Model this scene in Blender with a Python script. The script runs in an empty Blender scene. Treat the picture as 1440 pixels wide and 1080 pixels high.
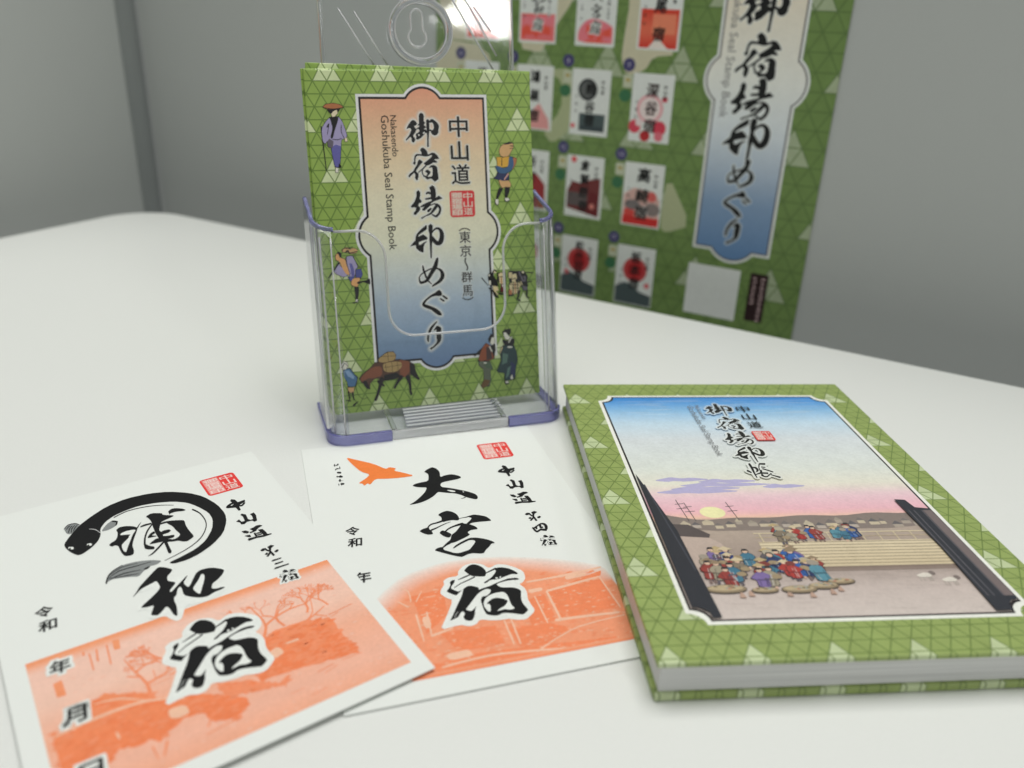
import bpy, bmesh, math, random
from mathutils import Vector, Matrix
random.seed(7)
D = bpy.data
SC = bpy.context.scene
COL = SC.collection

# ---------------------------------------------------------------- camera
cd = D.cameras.new('camera'); cam = D.objects.new('camera', cd); COL.objects.link(cam)
PITCH, ROLL = 0.424078, 0.0405794
cd.sensor_width = 36.0; cd.lens = 29.36
cd.clip_start = 0.02; cd.clip_end = 30
fw = Vector((0, math.cos(PITCH), -math.sin(PITCH)))
up0 = Vector((0, math.sin(PITCH), math.cos(PITCH))); rt0 = Vector((1, 0, 0))
rt = rt0 * math.cos(ROLL) + up0 * math.sin(ROLL)
up = -rt0 * math.sin(ROLL) + up0 * math.cos(ROLL)
cam.matrix_world = Matrix(((rt.x, up.x, -fw.x, 0), (rt.y, up.y, -fw.y, 0), (rt.z, up.z, -fw.z, 0.175), (0, 0, 0, 1)))
cd.dof.use_dof = True; cd.dof.focus_distance = 0.318; cd.dof.aperture_fstop = 29.36 / 3.7
SC.camera = cam

# ---------------------------------------------------------------- light of the room
w = D.worlds.new('World'); SC.world = w; w.use_nodes = True
bg = w.node_tree.nodes['Background']
bg.inputs[0].default_value = (0.965, 1.0, 0.975, 1); bg.inputs[1].default_value = 0.265

def area(name, loc, target, sx, sy, power, color):
    l = D.lights.new(name, 'AREA'); l.shape = 'RECTANGLE'; l.size = sx; l.size_y = sy
    l.energy = power; l.color = color
    o = D.objects.new(name, l); COL.objects.link(o); o.location = loc
    o.rotation_euler = (Vector(target) - Vector(loc)).to_track_quat('-Z', 'Y').to_euler()
    return o
area('ceiling_light', (0.05, 0.65, 2.3), (0.05, 0.65, 0), 1.8, 1.3, 40.5, (1.0, 1.0, 0.96))
area('ceiling_light', (2.08, -2.06, 1.72), (2.08, -2.06, 0), 0.46, 0.5, 20.0, (1.0, 1.0, 0.97))

SC.view_settings.view_transform = 'Standard'; SC.view_settings.look = 'None'
SC.view_settings.exposure = 0.0; SC.view_settings.gamma = 1.0; SC.view_settings.use_curve_mapping = False
SC.render.engine = 'CYCLES'
SC.cycles.max_bounces = 16; SC.cycles.transmission_bounces = 14; SC.cycles.transparent_max_bounces = 32
SC.cycles.use_denoising = True
SC.cycles.blur_glossy = 0.3
SC.cycles.sample_clamp_indirect = 6.0

# ---------------------------------------------------------------- materials
def lin(c): return c / 12.92 if c <= 0.04045 else ((c + 0.055) / 1.055) ** 2.4
def rgb(r, g, b, k=1.0):
    return tuple(min(0.92, lin(x / 255.0) * k) for x in (r, g, b))
def mixc(a, b, t): return tuple(x + (y - x) * t for x, y in zip(a, b))

def newmat(name):
    m = D.materials.new(name); m.use_nodes = True
    return m, m.node_tree, m.node_tree.nodes['Principled BSDF']

def N(nt, t, **kw):
    n = nt.nodes.new(t)
    for k, v in kw.items(): setattr(n, k, v)
    return n

def plain(name, color, rough=0.5, noise=0.0, scale=200.0, bump=0.0, spec=0.5):
    m, nt, p = newmat(name)
    p.inputs['Base Color'].default_value = (*color, 1); p.inputs['Roughness'].default_value = rough
    p.inputs['Specular IOR Level'].default_value = spec
    if noise or bump:
        tc = N(nt, 'ShaderNodeTexCoord'); nz = N(nt, 'ShaderNodeTexNoise')
        nz.inputs['Scale'].default_value = scale; nz.inputs['Detail'].default_value = 5
        nt.links.new(tc.outputs['Object'], nz.inputs['Vector'])
        if noise:
            mr = N(nt, 'ShaderNodeMapRange'); mr.inputs[3].default_value = 1 - noise; mr.inputs[4].default_value = 1 + noise
            nt.links.new(nz.outputs['Fac'], mr.inputs[0])
            mx = N(nt, 'ShaderNodeMix', data_type='RGBA', blend_type='MULTIPLY'); mx.inputs[0].default_value = 1
            mx.inputs[6].default_value = (*color, 1); nt.links.new(mr.outputs[0], mx.inputs[7])
            nt.links.new(mx.outputs[2], p.inputs['Base Color'])
        if bump:
            bp = N(nt, 'ShaderNodeBump'); bp.inputs['Strength'].default_value = bump; bp.inputs['Distance'].default_value = 0.0002
            nt.links.new(nz.outputs['Fac'], bp.inputs['Height']); nt.links.new(bp.outputs[0], p.inputs['Normal'])
    return m

def ink(name, rough, spec=0.5, grain=0.05):
    """printed ink: colour comes from the 'Col' attribute of the printed shapes"""
    m, nt, p = newmat(name)
    at = N(nt, 'ShaderNodeAttribute', attribute_name='Col')
    tc = N(nt, 'ShaderNodeTexCoord'); nz = N(nt, 'ShaderNodeTexNoise'); nz.inputs['Scale'].default_value = 900; nz.inputs['Detail'].default_value = 4
    nt.links.new(tc.outputs['Object'], nz.inputs['Vector'])
    n2 = N(nt, 'ShaderNodeTexNoise'); n2.inputs['Scale'].default_value = 170; n2.inputs['Detail'].default_value = 6; n2.inputs['Roughness'].default_value = 0.65
    nt.links.new(tc.outputs['Object'], n2.inputs['Vector'])
    av = N(nt, 'ShaderNodeMath', operation='ADD'); nt.links.new(nz.outputs['Fac'], av.inputs[0]); nt.links.new(n2.outputs['Fac'], av.inputs[1])
    mr = N(nt, 'ShaderNodeMapRange'); mr.inputs[1].default_value = 0.6; mr.inputs[2].default_value = 1.4; mr.inputs[3].default_value = 1 - grain * 1.6; mr.inputs[4].default_value = 1 + grain * 1.6
    nt.links.new(av.outputs[0], mr.inputs[0])
    mx = N(nt, 'ShaderNodeMix', data_type='RGBA', blend_type='MULTIPLY'); mx.inputs[0].default_value = 1
    nt.links.new(at.outputs['Color'], mx.inputs[6]); nt.links.new(mr.outputs[0], mx.inputs[7])
    nt.links.new(mx.outputs[2], p.inputs['Base Color'])
    p.inputs['Roughness'].default_value = rough; p.inputs['Specular IOR Level'].default_value = spec
    return m

def pattern(name, side, base, line, pale, lw, rough, phx=0.0, phy=0.0):
    """green paper of small triangles with groups of pale ones; sizes in millimetres of the object's own x and y"""
    m, nt, p = newmat(name)
    L = nt.links
    def mth(op, a, b=None, c=None):
        n = N(nt, 'ShaderNodeMath', operation=op)
        for i, v in enumerate((a, b, c)):
            if v is None: continue
            if isinstance(v, (int, float)): n.inputs[i].default_value = v
            else: L.new(v, n.inputs[i])
        return n.outputs[0]
    tc = N(nt, 'ShaderNodeTexCoord'); sp = N(nt, 'ShaderNodeSeparateXYZ'); L.new(tc.outputs['Object'], sp.inputs[0])
    h = side * math.sqrt(3) / 2
    x = mth('MULTIPLY_ADD', sp.outputs[0], 1000.0, 500.0 * side + phx)
    y = mth('MULTIPLY_ADD', sp.outputs[1], 1000.0, 400.0 * h + phy)
    def dline(v, per):
        f = mth('FRACT', mth('DIVIDE', v, per))
        return mth('MULTIPLY', mth('MINIMUM', f, mth('SUBTRACT', 1.0, f)), per)
    d1 = dline(y, h)
    s3 = math.sqrt(3)
    d2 = dline(mth('MULTIPLY_ADD', x, s3 / 2, mth('MULTIPLY', y, 0.5)), h)
    d3 = dline(mth('MULTIPLY_ADD', x, s3 / 2, mth('MULTIPLY', y, -0.5)), h)
    dm = mth('MINIMUM', d1, mth('MINIMUM', d2, d3))
    ln = N(nt, 'ShaderNodeMapRange', interpolation_type='SMOOTHSTEP')
    L.new(dm, ln.inputs[0]); ln.inputs[1].default_value = lw * 0.35; ln.inputs[2].default_value = lw * 1.0
    ln.inputs[3].default_value = 1.0; ln.inputs[4].default_value = 0.0
    row = mth('FLOOR', mth('DIVIDE', y, 4 * h))
    xs = mth('ADD', x, mth('MULTIPLY', mth('MODULO', row, 2.0), 2 * side))
    xm = mth('ABSOLUTE', mth('SUBTRACT', mth('MODULO', mth('ADD', xs, side), 4 * side), 2 * side))
    ym = mth('MODULO', y, 4 * h)
    tri = mth('LESS_THAN', xm, mth('MULTIPLY', mth('SUBTRACT', 2 * h, ym), side / (2 * h)))
    wn = N(nt, 'ShaderNodeTexNoise'); wn.inputs['Scale'].default_value = 160; L.new(tc.outputs['Object'], wn.inputs['Vector'])
    var = N(nt, 'ShaderNodeMapRange'); L.new(wn.outputs['Fac'], var.inputs[0]); var.inputs[3].default_value = 0.86; var.inputs[4].default_value = 1.14
    c1 = N(nt, 'ShaderNodeMix', data_type='RGBA'); L.new(tri, c1.inputs[0]); c1.inputs[6].default_value = (*base, 1); c1.inputs[7].default_value = (*pale, 1)
    c2 = N(nt, 'ShaderNodeMix', data_type='RGBA'); L.new(mth('MULTIPLY', ln.outputs[0], 0.85), c2.inputs[0]); L.new(c1.outputs[2], c2.inputs[6]); c2.inputs[7].default_value = (*line, 1)
    c3 = N(nt, 'ShaderNodeMix', data_type='RGBA', blend_type='MULTIPLY'); c3.inputs[0].default_value = 1
    L.new(c2.outputs[2], c3.inputs[6]); L.new(var.outputs[0], c3.inputs[7])
    L.new(c3.outputs[2], p.inputs['Base Color']); p.inputs['Roughness'].default_value = rough
    return m

def clear_sheet(name, tint, fmul=1.0):
    """thin clear plastic wall: passes light straight, mirrors it by Fresnel"""
    m, nt, p = newmat(name); nt.nodes.remove(p)
    out = nt.nodes['Material Output']
    tr = N(nt, 'ShaderNodeBsdfTransparent'); tr.inputs[0].default_value = (*tint, 1)
    gl = N(nt, 'ShaderNodeBsdfGlossy'); gl.inputs['Roughness'].default_value = 0.04
    fr = N(nt, 'ShaderNodeFresnel'); ge = N(nt, 'ShaderNodeNewGeometry')
    io = N(nt, 'ShaderNodeMath', operation='MULTIPLY_ADD'); io.inputs[1].default_value = 1 / 1.5 - 1.5; io.inputs[2].default_value = 1.5
    nt.links.new(ge.outputs['Backfacing'], io.inputs[0]); nt.links.new(io.outputs[0], fr.inputs[0])   # the same mirror strength from both sides
    tc = N(nt, 'ShaderNodeTexCoord'); nz = N(nt, 'ShaderNodeTexNoise'); nz.inputs['Scale'].default_value = 14
    nt.links.new(tc.outputs['Object'], nz.inputs['Vector'])
    bp = N(nt, 'ShaderNodeBump'); bp.inputs['Strength'].default_value = 0.12; bp.inputs['Distance'].default_value = 0.002
    nt.links.new(nz.outputs['Fac'], bp.inputs['Height']); nt.links.new(bp.outputs[0], gl.inputs['Normal'])
    ms = N(nt, 'ShaderNodeMixShader')
    fm = N(nt, 'ShaderNodeMath', operation='MULTIPLY'); fm.inputs[1].default_value = fmul
    nt.links.new(fr.outputs[0], fm.inputs[0]); nt.links.new(fm.outputs[0], ms.inputs[0])
    nt.links.new(tr.outputs[0], ms.inputs[1]); nt.links.new(gl.outputs[0], ms.inputs[2])
    nt.links.new(ms.outputs[0], out.inputs[0])
    return m

def glass(name, color, rough=0.03, trans=1.0, ior=1.5):
    m, nt, p = newmat(name)
    p.inputs['Base Color'].default_value = (*color, 1); p.inputs['Roughness'].default_value = rough
    p.inputs['Transmission Weight'].default_value = trans; p.inputs['IOR'].default_value = ior
    tc = N(nt, 'ShaderNodeTexCoord'); nz = N(nt, 'ShaderNodeTexNoise'); nz.inputs['Scale'].default_value = 60
    nt.links.new(tc.outputs['Object'], nz.inputs['Vector'])
    bp = N(nt, 'ShaderNodeBump'); bp.inputs['Strength'].default_value = 0.1; bp.inputs['Distance'].default_value = 0.0006
    nt.links.new(nz.outputs['Fac'], bp.inputs['Height']); nt.links.new(bp.outputs[0], p.inputs['Normal'])
    return m

K = 1.22; KL = 1.42
GREEN = rgb(134, 160, 76, 1.42); GLINE = rgb(84, 112, 44, 1.35); GPALE = rgb(192, 203, 158, 1.42)
M = {
 'table': plain('white_laminate', (0.81, 0.82, 0.795), 0.40, 0.02, 900, 0.25, 0.4),
 'wall': plain('grey_partition_fabric', (0.535, 0.553, 0.535), 0.9, 0.03, 900, 0.3, 0.1),
 'post': plain('dark_grey_profile', (0.33, 0.35, 0.345), 0.6, 0.03, 40),
 'paper': plain('white_card_paper', (0.84, 0.86, 0.83), 0.65, 0.01, 1500, 0.15, 0.3),
 'pages': None,
 'card_ink': ink('card_ink', 0.65, 0.15, 0.05),
 'leaf_ink': ink('leaflet_ink', 0.38, 0.4, 0.05),
 'book_ink': ink('book_ink', 0.35, 0.45, 0.06),
 'post_ink': ink('poster_ink', 0.5, 0.3, 0.04),
 'leaf_pat': pattern('leaflet_triangle_paper', 6.0, GREEN, GLINE, GPALE, 0.34, 0.4, 8.6, 2.0),
 'book_pat': pattern('book_triangle_cloth', 6.0, rgb(138, 155, 88, K), rgb(92, 112, 52, K), rgb(180, 192, 150, K), 0.3, 0.42, 2.0, 3.4),
 'post_pat': pattern('poster_triangle_paper', 13.2, rgb(106, 132, 70, K), rgb(80, 106, 54, K), rgb(158, 170, 138, K), 0.6, 0.5, 4.0, 0.0),
 'leaf_back': plain('folded_paper_green', rgb(150, 178, 96, K), 0.5, 0.1, 400),
 'sheet': clear_sheet('clear_plastic_sheet', (0.972, 0.978, 0.98)),
 'floor_sheet': clear_sheet('clear_plastic_floor', (0.965, 0.968, 0.98), 0.6),
 'glass': glass('clear_plastic', (0.965, 0.968, 0.985)),
 'curve': clear_sheet('clear_plastic_corner', (0.93, 0.935, 0.95), 1.3),
 'rim': glass('pale_plastic_edge', (0.97, 0.975, 0.99), 0.06, 0.6),
 'ring': glass('violet_tinted_plastic', (0.93, 0.93, 0.99), 0.02, 0.96),
 'ridge': glass('pale_plastic_ridge', (0.90, 0.91, 0.94), 0.25, 0.25),  # clear ridges made pale: their bright refraction is put into the colour
 'dark_refraction': plain('violet_refraction', (0.13, 0.13, 0.26), 0.3),  # dark refraction between the ridges, put into a plain colour
 'purple': None,
}
def purple():
    m, nt, p = newmat('violet_plastic_edge')
    p.inputs['Base Color'].default_value = (0.20, 0.19, 0.52, 1); p.inputs['Roughness'].default_value = 0.18
    p.inputs['Transmission Weight'].default_value = 0.75; p.inputs['IOR'].default_value = 1.45
    tc = N(nt, 'ShaderNodeTexCoord'); nz = N(nt, 'ShaderNodeTexNoise'); nz.inputs['Scale'].default_value = 90
    nt.links.new(tc.outputs['Object'], nz.inputs['Vector'])
    mr = N(nt, 'ShaderNodeValToRGB'); mr.color_ramp.elements[0].color = (0.26, 0.26, 0.66, 1); mr.color_ramp.elements[1].color = (0.56, 0.56, 0.90, 1)
    nt.links.new(nz.outputs['Fac'], mr.inputs[0]); nt.links.new(mr.outputs[0], p.inputs['Base Color'])
    return m
M['purple'] = purple()
def pages():
    m, nt, p = newmat('stacked_page_edges')
    tc = N(nt, 'ShaderNodeTexCoord'); mp = N(nt, 'ShaderNodeMapping'); mp.inputs['Scale'].default_value = (8, 8, 2600)
    nz = N(nt, 'ShaderNodeTexNoise'); nz.inputs['Scale'].default_value = 1; nz.inputs['Detail'].default_value = 3
    nt.links.new(tc.outputs['Object'], mp.inputs[0]); nt.links.new(mp.outputs[0], nz.inputs['Vector'])
    cr = N(nt, 'ShaderNodeValToRGB'); cr.color_ramp.elements[0].position = 0.3; cr.color_ramp.elements[0].color = (0.52, 0.52, 0.51, 1)
    cr.color_ramp.elements[1].position = 0.7; cr.color_ramp.elements[1].color = (0.80, 0.80, 0.79, 1)
    nt.links.new(nz.outputs['Fac'], cr.inputs[0]); nt.links.new(cr.outputs[0], p.inputs['Base Color'])
    p.inputs['Roughness'].default_value = 0.75
    return m
M['pages'] = pages()

# ---------------------------------------------------------------- object helpers
def tag(o, label=None, cat=None, group=None, kind=None):
    for k, v in (('label', label), ('category', cat), ('group', group), ('kind', kind)):
        if v: o[k] = v
    return o
def empty(name, loc, rz=0.0):
    o = D.objects.new(name, None); COL.objects.link(o); o.location = loc; o.rotation_euler = (0, 0, rz)
    o.empty_display_size = 0.02
    return o
def link(name, me, mats, parent=None, smooth=False):
    o = D.objects.new(name, me); COL.objects.link(o)
    for m in mats: me.materials.append(m)
    if parent: o.parent = parent
    if smooth:
        for p in me.polygons: p.use_smooth = True
    return o
def bm_obj(name, bm, mats, parent=None, smooth=False):
    me = D.meshes.new(name); bmesh.ops.recalc_face_normals(bm, faces=bm.faces[:]); bm.to_mesh(me); bm.free()
    return link(name, me, mats, parent, smooth)
def add_box(bm, x0, x1, y0, y1, z0, z1, f=None, bevel=0.0, mat=0, seg=2):
    vs = [bm.verts.new((x, y, z)) for z in (z0, z1) for x, y in ((x0, y0), (x1, y0), (x1, y1), (x0, y1))]
    fs = [bm.faces.new([vs[i] for i in q]) for q in ((3, 2, 1, 0), (4, 5, 6, 7), (0, 1, 5, 4), (1, 2, 6, 5), (2, 3, 7, 6), (3, 0, 4, 7))]
    for g in fs: g.material_index = mat
    if bevel:
        es = list({e for g in fs for e in g.edges})
        r = bmesh.ops.bevel(bm, geom=es, offset=bevel, segments=seg, profile=0.5, affect='EDGES')
        vs = list({v for g in r['faces'] for v in g.verts} | {v for v in vs if v.is_valid})
        for g in r['faces']: g.material_index = mat
    if f:
        for v in vs: v.co = f(v.co)
    return vs
def add_prism(bm, pts, z0, z1, mat=0):
    a = [bm.verts.new((x, y, z0)) for x, y in pts]; b = [bm.verts.new((x, y, z1)) for x, y in pts]
    n = len(pts); fs = [bm.faces.new(a[::-1]), bm.faces.new(b)]
    for i in range(n): fs.append(bm.faces.new((a[i], a[(i + 1) % n], b[(i + 1) % n], b[i])))
    for g in fs: g.material_index = mat
    return fs
def add_tube(bm, pts, r, closed=False, n=8, mat=0):
    P = [Vector(p) for p in pts]; m = len(P); rings = []
    prev = None
    for i, p in enumerate(P):
        a = P[(i - 1) % m] if (closed or i > 0) else P[i]
        b = P[(i + 1) % m] if (closed or i < m - 1) else P[i]
        t = (b - a).normalized()
        if prev is None:
            q = t.orthogonal().normalized()
        else:
            q = (prev - t * prev.dot(t)).normalized()
        prev = q; s = t.cross(q)
        rr = r[i] if hasattr(r, '__len__') else r
        rings.append([bm.verts.new(p + (q * math.cos(2 * math.pi * k / n) + s * math.sin(2 * math.pi * k / n)) * rr) for k in range(n)])
    for i in range(m if closed else m - 1):
        A, B = rings[i], rings[(i + 1) % m]
        for k in range(n):
            f = bm.faces.new((A[k], A[(k + 1) % n], B[(k + 1) % n], B[k])); f.material_index = mat
    if not closed:
        bm.faces.new(rings[0][::-1]).material_index = mat; bm.faces.new(rings[-1]).material_index = mat

# ---------------------------------------------------------------- printing: flat ink shapes in layers on a sheet
def dec(s):
    v = [int(x) / 100.0 for x in s.split(',')]
    return [(v[i], v[i + 1]) for i in range(0, len(v), 2)]
def chaikin(p, q=0.2):
    out = []
    n = len(p)
    for i in range(n):
        a, b = p[i], p[(i + 1) % n]
        out.append((a[0] + (b[0] - a[0]) * q, a[1] + (b[1] - a[1]) * q))
        out.append((a[0] + (b[0] - a[0]) * (1 - q), a[1] + (b[1] - a[1]) * (1 - q)))
    return out
def area2(p): return sum(p[i][0] * p[(i + 1) % len(p)][1] - p[(i + 1) % len(p)][0] * p[i][1] for i in range(len(p)))
def clip(p, axis, val, keep_gt):
    out = []
    for i in range(len(p)):
        a, b = p[i], p[(i + 1) % len(p)]
        ia = (a[axis] >= val) == keep_gt; ib = (b[axis] >= val) == keep_gt
        if ia: out.append(a)
        if ia != ib:
            t = (val - a[axis]) / (b[axis] - a[axis])
            out.append((a[0] + (b[0] - a[0]) * t, a[1] + (b[1] - a[1]) * t))
    return out
STEP = 0.014   # millimetres between ink layers
class Print:
    def __init__(s, base_z):
        s.v = []; s.f = []; s.c = []; s.z = base_z; s.k = 0
        s.T = (1.0, 0.0, 0.0, 0)
        s.recolor = lambda c: c
    def poly(s, p, col, layer, smooth=False):
        if smooth: p = chaikin(p)
        if len(p) < 3: return
        if area2(p) < 0: p = p[::-1]
        sc, du, dv, l0 = s.T
        z = s.z + (layer + l0 + 1) * STEP + (s.k % 40) * 0.0002; s.k += 1
        b = len(s.v)
        for x, y in p:
            s.v.append(((x * sc + du) / 1000, (y * sc + dv) / 1000, z / 1000))
            s.c.append(s.recolor(col(x, y) if callable(col) else col))
        s.f.append(list(range(b, b + len(p))))
    def bands(s, p, col, layer, n=24, axis=1):
        lo = min(q[axis] for q in p); hi = max(q[axis] for q in p)
        for i in range(n):
            a = lo + (hi - lo) * i / n; b = lo + (hi - lo) * (i + 1) / n
            q = clip(p, axis, a, True) if i else p
            q = clip(q, axis, b, False) if i < n - 1 else q
            if len(q) >= 3: s.poly(q, col, layer)
    def rect(s, x0, y0, x1, y1, col, layer): s.poly([(x0, y0), (x1, y0), (x1, y1), (x0, y1)], col, layer)
    def disc(s, x, y, rx, col, layer, ry=None, n=28):
        ry = ry or rx
        s.poly([(x + rx * math.cos(2 * math.pi * i / n), y + ry * math.sin(2 * math.pi * i / n)) for i in range(n)], col, layer)
    def line(s, pts, w, col, layer):
        for i in range(len(pts) - 1):
            (x0, y0), (x1, y1) = pts[i], pts[i + 1]
            d = math.hypot(x1 - x0, y1 - y0) or 1e-6; nx, ny = -(y1 - y0) / d * w / 2, (x1 - x0) / d * w / 2
            s.poly([(x0 + nx, y0 + ny), (x1 + nx, y1 + ny), (x1 - nx, y1 - ny), (x0 - nx, y0 - ny)], col, layer)
    def halo(s, p, d, col, layer):
        n = len(p)
        for i in range(n):
            (x0, y0), (x1, y1) = p[i], p[(i + 1) % n]
            L_ = math.hypot(x1 - x0, y1 - y0)
            if L_ > 1e-6:
                nx, ny = -(y1 - y0) / L_ * d, (x1 - x0) / L_ * d
                s.poly([(x0 + nx, y0 + ny), (x1 + nx, y1 + ny), (x1 - nx, y1 - ny), (x0 - nx, y0 - ny)], col, layer)
            s.disc(x0, y0, d, col, layer, n=8)
        s.poly(p, col, layer)
    def add_to(s, verts, faces):
        pass

_fc = D.curves.new('lettering', 'FONT'); _fo = D.objects.new('lettering', _fc); COL.objects.link(_fo)
_tc = {}
def text_faces(t, bold):
    if (t, bold) not in _tc:
        _fc.body = t; _fc.size = 1; _fc.resolution_u = 2; _fc.offset = bold
        bpy.context.view_layer.update()
        ev = _fo.evaluated_get(bpy.context.evaluated_depsgraph_get()); me = ev.to_mesh()
        vs = [(v.co.x, v.co.y) for v in me.vertices]
        _tc[(t, bold)] = ([[vs[i] for i in p.vertices] for p in me.polygons],
                          (min(x for x, y in vs), max(x for x, y in vs), min(y for x, y in vs), max(y for x, y in vs)))
        ev.to_mesh_clear()
    return _tc[(t, bold)]
def text(pr, t, cx, cy, w, h, col, layer, bold=0.0, rot=0.0, shear=0.0):
    """lettering t fitted into a w by h box centred on cx, cy (h None keeps the proportions); bold thickens the strokes"""
    fs, (x0, x1, y0, y1) = text_faces(t, 0.0)
    sx = w / (x1 - x0); sy = (h / (y1 - y0)) if h else sx
    c, s_ = math.cos(rot), math.sin(rot)
    offs = [(0, 0)] + ([(bold * math.cos(k * 0.785), bold * math.sin(k * 0.785)) for k in range(8)] if bold else [])
    for ox, oy in offs:
        for f in fs:
            q = []
            for x, y in f:
                x = (x + ox - (x0 + x1) / 2) * sx; y = (y + oy - (y0 + y1) / 2) * sy; x += y * shear
                q.append((cx + x * c - y * s_, cy + x * s_ + y * c))
            pr.poly(q, col, layer)

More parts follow.
